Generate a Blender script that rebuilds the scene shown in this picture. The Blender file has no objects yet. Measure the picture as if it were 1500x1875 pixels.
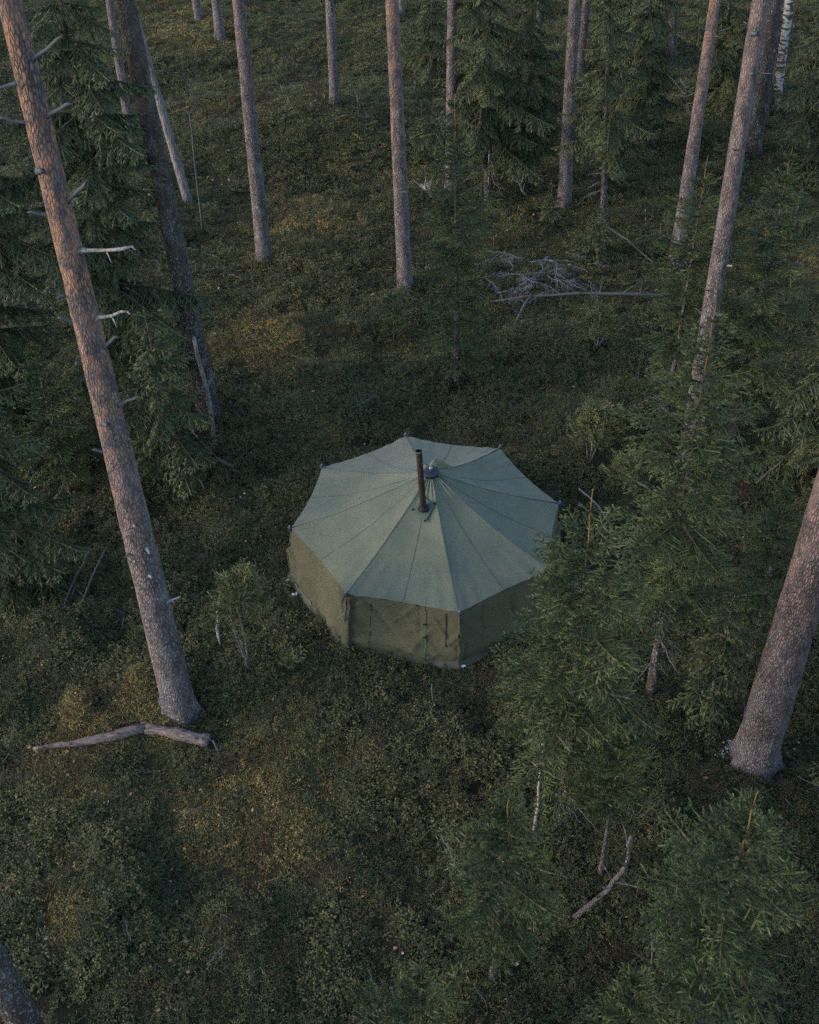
import bpy, math, random
import numpy as np
from mathutils import Vector, Matrix, Euler

SC = bpy.context.scene
COL = SC.collection
PI = math.pi
rad = math.radians

# ------------------------------------------------------------------ camera
CAM_H, PITCH, ROLL, FPX = 13.82, rad(40.147), rad(-0.678), 2039.0     # FPX: focal length for a 1500 x 1875 frame
cd = bpy.data.cameras.new('camera')
cam = bpy.data.objects.new('camera', cd); COL.objects.link(cam)
cd.sensor_fit = 'VERTICAL'; cd.sensor_height = 24.0; cd.lens = FPX / 1875 * 24.0
cd.clip_start = 0.1; cd.clip_end = 2500
cam.location = (0, 0, CAM_H)
cam.rotation_euler = (Matrix.Rotation(PI / 2 - PITCH, 3, 'X') @ Matrix.Rotation(ROLL, 3, 'Z')).to_euler()
SC.camera = cam

# ------------------------------------------------------------------ sky, sun, exposure
SUN_EL, SUN_AZ = rad(20), rad(-106)          # azimuth clockwise from +Y: the light comes from the left, a little from behind the camera
world = bpy.data.worlds.new('World'); SC.world = world; world.use_nodes = True
wn = world.node_tree.nodes; wl = world.node_tree.links
sky = wn.new('ShaderNodeTexSky'); sky.sky_type = 'NISHITA'; sky.sun_disc = False
sky.sun_elevation = SUN_EL; sky.sun_rotation = SUN_AZ
sky.air_density = 1.0; sky.dust_density = 1.0; sky.ozone_density = 1.8
wl.new(sky.outputs[0], wn['Background'].inputs[0]); wn['Background'].inputs[1].default_value = 0.15
sl = bpy.data.lights.new('sun', 'SUN'); sl.energy = 0.7; sl.angle = rad(25); sl.color = (1.0, 0.83, 0.69)
sun = bpy.data.objects.new('sun', sl); COL.objects.link(sun)
sd = Vector((math.sin(SUN_AZ) * math.cos(SUN_EL), math.cos(SUN_AZ) * math.cos(SUN_EL), math.sin(SUN_EL)))
sun.rotation_euler = sd.to_track_quat('Z', 'Y').to_euler(); sun.location = (-20, -5, 30)
SC.view_settings.view_transform = 'Standard'; SC.view_settings.look = 'None'
SC.view_settings.exposure = 1.18; SC.view_settings.gamma = 1.0; SC.view_settings.use_curve_mapping = False
SC.cycles.use_denoising = False
SC.cycles.max_bounces = 5; SC.cycles.diffuse_bounces = 3; SC.cycles.glossy_bounces = 2
SC.cycles.transmission_bounces = 2; SC.cycles.transparent_max_bounces = 4

# ------------------------------------------------------------------ noise and terrain
def _hash(ix, iy, s):
    n = (ix.astype(np.int64) * 374761393 + iy.astype(np.int64) * 668265263 + s * 1274126177) & 0x7fffffff
    n = ((n ^ (n >> 13)) * 1103515245) & 0x7fffffff
    n = ((n ^ (n >> 15)) * 668265263) & 0x7fffffff
    return (n & 0xffffff) / float(0xffffff)
def vnoise(x, y, s=0):
    x = np.asarray(x, float); y = np.asarray(y, float)
    ix = np.floor(x); iy = np.floor(y); fx = x - ix; fy = y - iy
    fx = fx * fx * (3 - 2 * fx); fy = fy * fy * (3 - 2 * fy)
    a = _hash(ix, iy, s); b = _hash(ix + 1, iy, s); c = _hash(ix, iy + 1, s); d = _hash(ix + 1, iy + 1, s)
    return (a + (b - a) * fx) * (1 - fy) + (c + (d - c) * fx) * fy
def fbm(x, y, s=0, o=3):
    v = 0; a = 1; t = 0
    for k in range(o):
        v = v + a * vnoise(np.asarray(x) * 2 ** k + 13.7 * k, np.asarray(y) * 2 ** k - 7.1 * k, s + k); t += a; a *= 0.5
    return v / t

TENT = (0.352, 14.86)
MOUNDS = []                                       # (x, y, radius, height), filled below
def terrain(x, y):
    x = np.asarray(x, float); y = np.asarray(y, float)
    z = 0.5 * (fbm(x / 6.0, y / 6.0, 3) - 0.5) + 0.42 * (fbm(x / 1.5, y / 1.5, 11, 2) - 0.5) + 0.14 * (vnoise(x / 0.5, y / 0.5, 19) - 0.5)
    d = np.hypot(x - TENT[0], y - TENT[1])
    z = z * np.clip((d - 2.4) / 2.0, 0.03, 1.0)
    for (mx, my, mr, mh) in MOUNDS:
        z = z + mh * np.exp(-((x - mx) ** 2 + (y - my) ** 2) / (mr * mr))
    return z
def hz(x, y): return float(terrain(x, y))

# a pixel of the 1500 x 1875 photograph -> ray -> point of the place
def ray(px, py):
    u, v = px - 750.0, py - 937.5
    c, s = math.cos(-ROLL), math.sin(-ROLL)
    u, v = c * u - s * v, s * u + c * v
    fw = Vector((0, math.cos(PITCH), -math.sin(PITCH))); up = Vector((0, math.sin(PITCH), math.cos(PITCH)))
    return (Vector((1, 0, 0)) * u - up * v + fw * FPX).normalized()
def at_z(px, py, z):
    d = ray(px, py); return Vector((0, 0, CAM_H)) + d * ((z - CAM_H) / d.z)
def at_y(px, py, y):
    d = ray(px, py); return Vector((0, 0, CAM_H)) + d * (y / d.y)
def ground(px, py):
    z = 0.0
    for _ in range(12):
        p = at_z(px, py, z); z = hz(p.x, p.y)
    return Vector((p.x, p.y, z))
def above(px, py, h):
    z = h
    for _ in range(12):
        p = at_z(px, py, z); z = hz(p.x, p.y) + h
    return Vector((p.x, p.y, z))
def depth(p): return (p - Vector((0, 0, CAM_H))).dot(Vector((0, math.cos(PITCH), -math.sin(PITCH))))

for (px, py, r, h) in ((148, 1312, .24, .55), (200, 1335, .3, .2), (265, 1285, .40, .55), (310, 1320, .3, .2), (130, 1440, .9, .18), (550, 1430, .8, .15), (600, 400, 1.3, .3), (520, 610, 1.2, .3), (400, 980, .5, .25), (100, 1180, .8, .3), (440, 1700, .6, .25), (200, 1640, .7, .3), (600, 1600, .6, .25), (780, 1500, .6, -.2), (330, 1600, .5, -.2),
                       (560, 700, 1.2, .25), (590, 790, .5, .18), (400, 60, 2.5, .5), (560, 240, 3, .7), (1480, 470, 1.2, .2), (380, 1500, .6, .1), (700, 680, .6, -.2)):
    g = at_z(px, py, 0); MOUNDS.append((g.x, g.y, r, h))

# ------------------------------------------------------------------ materials
def mat(name, base=(.1, .1, .1), rough=.7, spec=.3):
    m = bpy.data.materials.new(name); m.use_nodes = True
    b = m.node_tree.nodes['Principled BSDF']
    b.inputs['Base Color'].default_value = (*base, 1); b.inputs['Roughness'].default_value = rough
    b.inputs['Specular IOR Level'].default_value = spec
    return m, m.node_tree.nodes, m.node_tree.links, b
def ramp(n, stops):
    r = n.new('ShaderNodeValToRGB'); e = r.color_ramp.elements
    while len(e) < len(stops): e.new(0.5)
    for k, (p, c) in enumerate(stops):
        e[k].position = p; e[k].color = (*c, 1) if len(c) == 3 else c
    return r
def mixc(n, l, fac, a, b, mode='MIX'):
    x = n.new('ShaderNodeMix'); x.data_type = 'RGBA'; x.blend_type = mode
    if hasattr(fac, 'is_linked'): l.new(fac, x.inputs[0])
    else: x.inputs[0].default_value = fac
    for v, i in ((a, 6), (b, 7)):
        if hasattr(v, 'is_linked'): l.new(v, x.inputs[i])
        else: x.inputs[i].default_value = (*v, 1)
    return x.outputs[2]
def tex(n, l, kind, scale, coord='Object', stretch=None, detail=3, **kw):
    tc = n.new('ShaderNodeTexCoord'); t = n.new('ShaderNodeTex' + kind)
    src = tc.outputs[coord]
    if stretch:
        mp = n.new('ShaderNodeMapping'); mp.inputs['Scale'].default_value = stretch; l.new(src, mp.inputs[0]); src = mp.outputs[0]
    l.new(src, t.inputs['Vector']); t.inputs['Scale'].default_value = scale
    if kind == 'Noise': t.inputs['Detail'].default_value = detail
    for k, v in kw.items(): setattr(t, k, v)
    return t
def bump(n, l, h, b, strength=.5, dist=.02):
    x = n.new('ShaderNodeBump'); x.inputs['Strength'].default_value = strength; x.inputs['Distance'].default_value = dist
    l.new(h, x.inputs['Height']); l.new(x.outputs[0], b.inputs['Normal'])

def foliage(name, stops, rough=.55, spec=.25, world_scale=.8, shoots=False):
    """leaf colour: random from leaf clump to leaf clump, with a slow drift over the place"""
    m, n, l, b = mat(name, rough=rough, spec=spec)
    oi = n.new('ShaderNodeObjectInfo')
    ge = n.new('ShaderNodeNewGeometry')
    t = n.new('ShaderNodeTexNoise'); t.inputs['Scale'].default_value = world_scale; t.inputs['Detail'].default_value = 2
    l.new(ge.outputs['Position'], t.inputs['Vector'])
    ad = n.new('ShaderNodeMath'); ad.operation = 'MULTIPLY_ADD'; ad.inputs[1].default_value = .45
    l.new(oi.outputs['Random'], ad.inputs[0])
    ms = n.new('ShaderNodeMath'); ms.operation = 'MULTIPLY'; ms.inputs[1].default_value = .55
    l.new(t.outputs[0], ms.inputs[0]); l.new(ms.outputs[0], ad.inputs[2])
    r = ramp(n, stops); l.new(ad.outputs[0], r.inputs[0])
    ri = n.new('ShaderNodeMath'); ri.operation = 'MULTIPLY_ADD'; ri.inputs[1].default_value = .7; ri.inputs[2].default_value = 1.15
    l.new(ge.outputs['Random Per Island'], ri.inputs[0])
    mu = n.new('ShaderNodeVectorMath'); mu.operation = 'SCALE'; l.new(r.outputs[0], mu.inputs[0]); l.new(ri.outputs[0], mu.inputs[3])
    out = mu.outputs[0]
    if shoots:                                                   # last year's growth is a paler green than the old needles
        at = n.new('ShaderNodeAttribute'); at.attribute_name = 'young'
        mr = n.new('ShaderNodeMapRange'); mr.inputs[3].default_value = .5; mr.inputs[4].default_value = 1.6; l.new(at.outputs['Fac'], mr.inputs[0])
        m2 = n.new('ShaderNodeVectorMath'); m2.operation = 'SCALE'; l.new(out, m2.inputs[0]); l.new(mr.outputs[0], m2.inputs[3]); out = m2.outputs[0]
    l.new(out, b.inputs['Base Color'])
    return m

def bark(name, low, high, z0, z1, lichen=.3, fleck=(.36, .38, .38), dark=(.05, .04, .038), plate=(32, 32, 10)):
    """plated bark; grey and fissured at the foot, turning into the upper bark with height"""
    m, n, l, b = mat(name, rough=.85, spec=.15)
    tc = n.new('ShaderNodeTexCoord'); sp = n.new('ShaderNodeSeparateXYZ'); l.new(tc.outputs['Object'], sp.inputs[0])
    nz = tex(n, l, 'Noise', 1.4, detail=4)
    zz = n.new('ShaderNodeMath'); zz.operation = 'MULTIPLY_ADD'; zz.inputs[1].default_value = (z1 - z0) * .5; l.new(nz.outputs[0], zz.inputs[0]); l.new(sp.outputs[2], zz.inputs[2])
    mr = n.new('ShaderNodeMapRange'); mr.inputs[1].default_value = z0 + (z1 - z0) * .25; mr.inputs[2].default_value = z1 + (z1 - z0) * .25; l.new(zz.outputs[0], mr.inputs[0])
    c = mixc(n, l, mr.outputs[0], low, high)
    n2 = tex(n, l, 'Noise', 9, stretch=(1, 1, .45), detail=5)
    c = mixc(n, l, ramp_out(n, l, n2.outputs[0], .42, .62), c, tuple(v * .55 for v in low))
    nb_ = tex(n, l, 'Noise', 5.5, stretch=(1, 1, .4), detail=4)
    nf = n.new('ShaderNodeMath'); nf.operation = 'MULTIPLY'; nf.inputs[1].default_value = .7; l.new(ramp_out(n, l, nb_.outputs[0], .52, .68), nf.inputs[0])
    ng = n.new('ShaderNodeMath'); ng.operation = 'MULTIPLY_ADD'; ng.inputs[1].default_value = -.85; ng.inputs[2].default_value = 1.0; l.new(mr.outputs[0], ng.inputs[0])
    nm = n.new('ShaderNodeMath'); nm.operation = 'MULTIPLY'; l.new(nf.outputs[0], nm.inputs[0]); l.new(ng.outputs[0], nm.inputs[1])
    c = mixc(n, l, nm.outputs[0], c, tuple(.6 * v + .4 * w for v, w in zip(low, fleck)))
    vo = tex(n, l, 'Voronoi', 1.0, stretch=plate, feature='DISTANCE_TO_EDGE')
    cr = n.new('ShaderNodeMath'); cr.operation = 'MULTIPLY'; nl = tex(n, l, 'Noise', 3.2, stretch=(1, 1, .5), detail=3)
    cm = n.new('ShaderNodeMapRange'); cm.inputs[1].default_value = .35; cm.inputs[2].default_value = .65; cm.inputs[3].default_value = .35; cm.inputs[4].default_value = 1.0; l.new(nl.outputs[0], cm.inputs[0]); l.new(cm.outputs[0], cr.inputs[1])
    l.new(ramp_out(n, l, vo.outputs[0], .0, .22, True), cr.inputs[0])
    c = mixc(n, l, cr.outputs[0], c, dark)
    n3 = tex(n, l, 'Noise', 34, stretch=(1, 1, .6), detail=4)
    fk = n.new('ShaderNodeMath'); fk.operation = 'MULTIPLY'; l.new(ramp_out(n, l, n3.outputs[0], .58, .70), fk.inputs[0])
    fa = n.new('ShaderNodeMapRange'); fa.inputs[3].default_value = 1.0; fa.inputs[4].default_value = .25; l.new(mr.outputs[0], fa.inputs[0]); l.new(fa.outputs[0], fk.inputs[1])
    c = mixc(n, l, fk.outputs[0], c, fleck)
    l.new(c, b.inputs['Base Color'])
    h = n.new('ShaderNodeMath'); h.operation = 'MINIMUM'; h.inputs[1].default_value = .25; l.new(vo.outputs[0], h.inputs[0])
    hh = n.new('ShaderNodeMath'); hh.operation = 'MULTIPLY_ADD'; hh.inputs[1].default_value = .5; l.new(n2.outputs[0], hh.inputs[0]); l.new(h.outputs[0], hh.inputs[2])
    bump(n, l, hh.outputs[0], b, .9, .05)
    return m
def ramp_out(n, l, src, a, b_, inv=False):
    mr = n.new('ShaderNodeMapRange'); mr.inputs[1].default_value = a; mr.inputs[2].default_value = b_
    if inv: mr.inputs[3].default_value = 1; mr.inputs[4].default_value = 0
    l.new(src, mr.inputs[0]); return mr.outputs[0]

M = {}
M['needle'] = foliage('spruce_needles', [(.15, (.025, .033, .014)), (.5, (.036, .046, .018)), (.85, (.056, .063, .024))], shoots=True)
M['needle_dark'] = foliage('old_spruce_needles', [(.15, (.030, .036, .018)), (.5, (.042, .049, .023)), (.85, (.058, .063, .029))], shoots=True)
M['juniper'] = foliage('juniper_needles', [(.15, (.07, .074, .034)), (.5, (.095, .098, .042)), (.85, (.125, .122, .052))], shoots=True)
M['leader'] = mat('young_shoot', (.20, .115, .04), .85)[0]
M['twig'] = mat('spruce_twig', (.075, .055, .036), .85)[0]
M['deadtwig'] = mat('dead_grey_twig', (.115, .105, .10), .85)[0]
M['greytwig'] = mat('bleached_twig', (.21, .21, .235), .85)[0]
M['pine'] = bark('pine_bark', (.225, .185, .19), (.37, .205, .14), 2.0, 7.5)
M['pine_grey'] = bark('grey_pine_bark', (.205, .172, .175), (.285, .185, .165), 3, 10)
M['pine_mid'] = bark('reddish_plated_pine_bark', (.21, .175, .182), (.29, .185, .155), .8, 5)
M['spruce_bark'] = bark('spruce_bark', (.09, .075, .07), (.11, .085, .07), 2, 8, plate=(22, 22, 12))
M['pale'] = bark('weathered_pale_wood', (.27, .25, .25), (.29, .27, .27), 2, 8, plate=(18, 18, 2.5), dark=(.12, .10, .09))
def birch_mat():
    m, n, l, b = mat('birch_bark', rough=.6)
    t = tex(n, l, 'Noise', 4, stretch=(1, 1, 3.2), detail=3)
    c = mixc(n, l, ramp_out(n, l, t.outputs[0], .44, .54), (.36, .36, .37), (.06, .055, .05))
    l.new(c, b.inputs['Base Color']); return m
M['birch'] = birch_mat()
def bone_mat():
    m, n, l, b = mat('bare_dead_branch', rough=.8)
    t = tex(n, l, 'Noise', 30, detail=3)
    c = mixc(n, l, ramp_out(n, l, t.outputs[0], .4, .6), (.40, .36, .33), (.2, .17, .16))
    l.new(c, b.inputs['Base Color']); return m
M['bone'] = bone_mat()
M['stub'] = mat('grey_branch_stub', (.10, .105, .115), .9)[0]
def rotlog():
    m, n, l, b = mat('rotten_log_wood', rough=.9)
    t = tex(n, l, 'Noise', 8, stretch=(1, 6, 6), detail=5)
    r = ramp(n, [(.3, (.06, .045, .04)), (.5, (.22, .165, .145)), (.7, (.34, .27, .24))]); l.new(t.outputs[0], r.inputs[0])
    l.new(r.outputs[0], b.inputs['Base Color']); bump(n, l, t.outputs[0], b, .8, .05); return m
M['log'] = rotlog(); M['palelog'] = bark('reddish_dead_branch', (.26, .20, .185), (.28, .21, .19), 1, 3, plate=(30, 30, 9))
def canvas(name, base, var):
    m, n, l, b = mat(name, rough=.85, spec=.2)
    t = tex(n, l, 'Noise', 2.2, detail=5); f = tex(n, l, 'Noise', 160, detail=2); k = tex(n, l, 'Noise', 28, detail=3)
    c = mixc(n, l, ramp_out(n, l, t.outputs[0], .3, .7), base, var)
    c = mixc(n, l, .35, c, ramp_grey(n, l, k.outputs[0], .5), 'MULTIPLY')
    c = mixc(n, l, .5, c, ramp_grey(n, l, f.outputs[0], .35), 'MULTIPLY')
    l.new(c, b.inputs['Base Color']); bump(n, l, k.outputs[0], b, .25, .012)
    b.inputs['Sheen Weight'].default_value = .15
    return m
def ramp_grey(n, l, src, lo):
    r = ramp(n, [(.3, (lo,) * 3), (.65, (1, 1, 1))]); l.new(src, r.inputs[0]); return r.outputs[0]
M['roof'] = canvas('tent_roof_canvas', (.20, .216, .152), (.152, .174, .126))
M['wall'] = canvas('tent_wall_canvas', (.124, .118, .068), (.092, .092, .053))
M['seam'] = canvas('tent_seam_canvas', (.145, .17, .13), (.12, .145, .11))
M['skirt'] = canvas('tent_skirt_canvas', (.16, .16, .12), (.12, .125, .09))
M['strap'] = mat('dark_strap', (.018, .018, .018), .7)[0]
M['rust'] = bark('rusted_stove_pipe', (.05, .037, .032), (.058, .04, .033), 1, 3, dark=(.028, .022, .02), plate=(9, 9, 9), fleck=(.09, .055, .04))
M['soot'] = mat('soot_black_metal', (.012, .012, .013), .6)[0]
M['cap'] = mat('dark_blue_rubber_cap', (.025, .032, .05), .5)[0]
M['metal'] = mat('bare_metal', (.35, .36, .38), .5)[0]; M['metal'].node_tree.nodes['Principled BSDF'].inputs['Metallic'].default_value = .8
M['clip'] = mat('blue_grey_fitting', (.05, .065, .09), .4)[0]
M['patch'] = canvas('chimney_patch_canvas', (.10, .15, .12), (.085, .13, .105))
M['flap'] = canvas('vent_flap_canvas', (.20, .21, .11), (.17, .18, .1))
M['plastic'] = mat('white_cloth_scrap', (.7, .7, .72), .6)[0]
M['lichen'] = mat('pale_blue_lichen', (.20, .235, .27), .9)[0]

# ------------------------------------------------------------------ object helpers
def tag(o, label=None, cat=None, group=None, kind=None):
    for k, v in (('label', label), ('category', cat), ('group', group), ('kind', kind)):
        if v: o[k] = v
    return o
def link_mesh(name, me, parent=None, loc=(0, 0, 0)):
    o = bpy.data.objects.new(name, me); COL.objects.link(o)
    o.location = loc
    if parent: o.parent = parent
    return o
def empty(name, loc):
    o = bpy.data.objects.new(name, None); COL.objects.link(o); o.location = loc; o.empty_display_size = .2
    return o
def mesh(name, v, f, mats, smooth=True, idx=None):
    me = bpy.data.meshes.new(name); me.from_pydata([tuple(p) for p in v], [], f)
    for m in (mats if isinstance(mats, (list, tuple)) else [mats]): me.materials.append(m)
    if smooth: me.polygons.foreach_set('use_smooth', [True] * len(me.polygons))
    if idx is not None: me.polygons.foreach_set('material_index', idx)
    me.update(); return me

class MB:
    """collects tubes and other pieces of ONE mesh"""
    def __init__(s): s.v = []; s.f = []; s.mi = []
    def add(s, v, f, mi=0):
        o = len(s.v); s.v += [tuple(p) for p in v]; s.f += [tuple(i + o for i in q) for q in f]; s.mi += [mi] * len(f)
    def tube(s, pts, radii, n=6, mi=0, cap=True, wob=0, rng=None):
        pts = [Vector(p) for p in pts]; v = []; f = []
        for i, p in enumerate(pts):
            d = (pts[min(i + 1, len(pts) - 1)] - pts[max(i - 1, 0)]).normalized()
            a = d.orthogonal().normalized() if abs(d.z) < .95 else Vector((1, 0, 0)) - d * d.x
            a.normalize(); b = d.cross(a)
            for k in range(n):
                t = 2 * PI * k / n
                r = radii[i] * (1 + (wob * (rng.random() - .5) if wob else 0))
                v.append(p + (a * math.cos(t) + b * math.sin(t)) * r)
        for i in range(len(pts) - 1):
            for k in range(n):
                f.append((i * n + k, i * n + (k + 1) % n, (i + 1) * n + (k + 1) % n, (i + 1) * n + k))
        if cap: f.append(tuple(range(n))[::-1]); f.append(tuple((len(pts) - 1) * n + k for k in range(n)))
        s.add(v, f, mi)
    def build(s, name, mats, parent=None, loc=(0, 0, 0), smooth=True):
        return link_mesh(name, mesh(name, s.v, s.f, mats, smooth, s.mi), parent, loc)

# ------------------------------------------------------------------ the ground
def lines(fine0, fine1, step, far):
    a = np.arange(fine0, fine1 + 1e-6, step)
    out = np.array([4, 10, 22, 50, 120, 300, 700.]) ; out = out[out <= far]
    return np.concatenate([fine0 - out[::-1], a, fine1 + out])
gx = lines(-22, 22, .2, 700); gy = lines(2, 58, .2, 700)
X, Y = np.meshgrid(gx, gy)
Z = terrain(X, Y)
nx, ny = len(gx), len(gy)
V = np.stack([X.ravel(), Y.ravel(), Z.ravel()], 1)
q = np.arange(nx * ny).reshape(ny, nx)
F = np.stack([q[:-1, :-1].ravel(), q[:-1, 1:].ravel(), q[1:, 1:].ravel(), q[1:, :-1].ravel()], 1)
gm = bpy.data.meshes.new('forest_floor')
gm.vertices.add(len(V)); gm.vertices.foreach_set('co', V.ravel().astype(np.float32))
gm.loops.add(F.size); gm.loops.foreach_set('vertex_index', F.ravel().astype(np.int32))
gm.polygons.add(len(F)); gm.polygons.foreach_set('loop_start', np.arange(0, F.size, 4, dtype=np.int32)); gm.polygons.foreach_set('use_smooth', np.ones(len(F), bool))
gm.update()
# where the golden moss grows (px, py, radius m, weight)
PATCH = [(600, 395, 1.6, 1.5), (545, 610, 1.7, 1.2), (470, 600, 1.2, .8), (270, 1275, .7, 1.5), (150, 1310, .55, 1.6), (550, 1420, .9, 1.4), (520, 1490, .5, .8), (130, 1430, .8, 1.4), (250, 1440, .6, .9),
         (410, 975, .3, 1.1), (590, 780, .5, 1.1), (1480, 470, 1.6, .9), (370, 50, 2.6, 1), (500, 40, 3.2, .9), (300, 30, 3, .9), (110, 1690, .5, .9), (370, 1490, .6, .9), (525, 1755, .25, 1.1),
         (460, 1510, .35, .9), (520, 1270, .9, .8), (300, 1480, .5, .7), (900, 440, 1.6, .6), (780, 640, .9, .6), (1010, 600, 1.2, .5), (650, 270, 2.5, .55), (440, 420, 1, .5), (390, 640, .8, .8), (900, 760, 1.5, .4), (60, 800, 1, .5), (620, 1250, 1, .5), (1150, 300, 2, .4)]
PATCHW = []
for (px, py, r, w) in PATCH:
    g = ground(px, py); PATCHW.append((g.x, g.y, r, w))
def golden(x, y):
    m = np.zeros_like(np.asarray(x, float))
    for (cx, cy, r, w) in PATCHW:
        m = np.maximum(m, w * np.exp(-((x - cx) ** 2 + (y - cy) ** 2) / (r * r)))
    return np.clip(m * 1.2 + 1.2 * (fbm(x / .8, y / .8, 41) - .5) + .5 * (fbm(x / 4, y / 4, 44) - .5), 0, 1)
ca = gm.attributes.new('golden', 'FLOAT', 'POINT'); ca.data.foreach_set('value', golden(V[:, 0], V[:, 1]).astype(np.float32))
def ground_mat():
    m, n, l, b = mat('forest_floor_litter', rough=.95, spec=.1)
    at = n.new('ShaderNodeAttribute'); at.attribute_name = 'golden'
    a = tex(n, l, 'Noise', 7, detail=6); f = tex(n, l, 'Noise', 45, detail=4)
    r1 = ramp(n, [(.3, (.030, .025, .018)), (.5, (.050, .044, .028)), (.7, (.070, .060, .040))]); l.new(a.outputs[0], r1.inputs[0])
    r2 = ramp(n, [(.3, (.08, .058, .03)), (.5, (.12, .10, .045)), (.7, (.10, .10, .045))]); l.new(a.outputs[0], r2.inputs[0])
    c = mixc(n, l, at.outputs['Fac'], r1.outputs[0], r2.outputs[0])
    c = mixc(n, l, .8, c, ramp_grey(n, l, f.outputs[0], .25), 'MULTIPLY')
    l.new(c, b.inputs['Base Color']); bump(n, l, f.outputs[0], b, 1, .06); return m
gm.materials.append(ground_mat())
fl = link_mesh('forest_floor', gm); tag(fl, 'uneven mossy forest floor around the tent', None, None, 'structure')

# ------------------------------------------------------------------ the tent
TC = at_z(789, 868, 2.14)
EAVE, APEX = 1.19, 2.20
CORN = [at_z(px, py, EAVE) for px, py in ((841, 1122), (1007, 1043), (1024, 922), (915, 820), (743, 798), (590, 855), (532, 967), (634, 1088))]
tent = empty('canvas_tent', (TENT[0], TENT[1], 0))
tag(tent, 'large octagonal olive green canvas tent with rusty stove pipe on the mossy ground', 'tent')
T0 = Vector((TENT[0], TENT[1], 0))
AP = Vector((TC.x, TC.y, APEX))
rng = random.Random(4)
def edge(k, u):
    a, b = CORN[k % 8], CORN[(k + 1) % 8]
    p = a.lerp(b, u); s = 4 * u * (1 - u)
    inw = (Vector((AP.x, AP.y, 0)) - Vector((p.x, p.y, 0))).normalized()
    return p + inw * (.055 * s) + Vector((0, 0, -.03 * s))
def roofp(k, u, t):
    """sector k, u across the sector, t from the cap (0) to the eave (1)"""
    e = edge(k, u); s = 4 * u * (1 - u)
    p = AP.lerp(e, t)
    w = abs(u - .5) * 2                                     # 1 on the ridge rope, 0 on the middle seam
    z = -.09 * math.sin(PI * t) - .05 * s * math.sin(PI * min(1, t * 1.1)) * (t ** .5)
    if t > .6: z += .012 * math.sin(u * 40 + k) * (t - .6) / .4 * w
    nz = fbm(p.x * 1.6, p.y * 1.6, 70, 3) - .5
    z += .05 * nz * math.sin(PI * t) + .006 * math.sin(p.x * 9 + p.y * 14 + k * 2) * fbm(p.x * 2, p.y * 2, 33) * t
    for uc in (0, 1):                                         # folds pulled out of the corner fittings
        du = abs(u - uc); dt = max(.02, 1 - t)
        z += .011 * math.sin(math.atan2(du * 1.9, dt * 2.2) * 15 + k * 1.7) * math.exp(-math.hypot(du * 1.9, dt * 2.2) / .38) * min(1, du * 14) * min(1, dt * 12)
    z += .010 * math.sin(u * 8 * PI + k) * math.exp(-((t - .12) / .12) ** 2)     # gathers round the cap
    return Vector((p.x, p.y, p.z + z))
def grid_mesh(name, fn, nu, nv, m, parent):
    v = [fn(i / nu, j / nv) - T0 for j in range(nv + 1) for i in range(nu + 1)]
    f = [(j * (nu + 1) + i, j * (nu + 1) + i + 1, (j + 1) * (nu + 1) + i + 1, (j + 1) * (nu + 1) + i) for j in range(nv) for i in range(nu)]
    o = link_mesh(name, mesh(name, v, f, m), parent); return o
for k in range(8):
    for h in (0, 1):
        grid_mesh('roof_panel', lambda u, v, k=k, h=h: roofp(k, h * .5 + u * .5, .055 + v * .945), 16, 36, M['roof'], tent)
    for u0, w in ((0, .008), (.5, .006)):                    # ridge seam and mid-panel seam, folded and sewn flat, 5 mm proud
        def sm(u, v, k=k, u0=u0, w=w):
            t = .06 + v * .935
            p = roofp(k, u0, t); q2 = roofp(k, u0 + .02, t) if u0 else CORN[k] ; d = (roofp(k, .52, t) - roofp(k, .48, t)) if u0 else (roofp(k, .02, t) - roofp((k + 7) % 8, .98, t))
            d.normalize(); cr = Vector((0, 0, .004 + .003 * (1 - (2 * u - 1) ** 2)))
            return p + d * ((u - .5) * 2 * w) + cr
        grid_mesh('roof_seam', sm, 2, 26, M['seam'], tent)
CREASE = []
for k in range(8):
    rc = random.Random(300 + k); L_ = [(rc.random(), rc.uniform(.15, .95), rc.choice((rc.uniform(-.35, .35), rc.uniform(.5, 1.1), rc.uniform(-1.1, -.5), PI / 2)), rc.uniform(.022, .05), rc.uniform(.2, .55), rc.choice((-1, 1)) * rc.uniform(.010, .026)) for _ in range(22)]
    L_ += [(.5, .80, .02, .03, .9, .03), (.03, .45, .9, .035, .4, .03), (.97, .45, -.9, .035, .4, .03), (.68, .85, .5, .03, .35, .03), (.74, .9, -.6, .03, .3, .03)]
    CREASE.append(L_)
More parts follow.
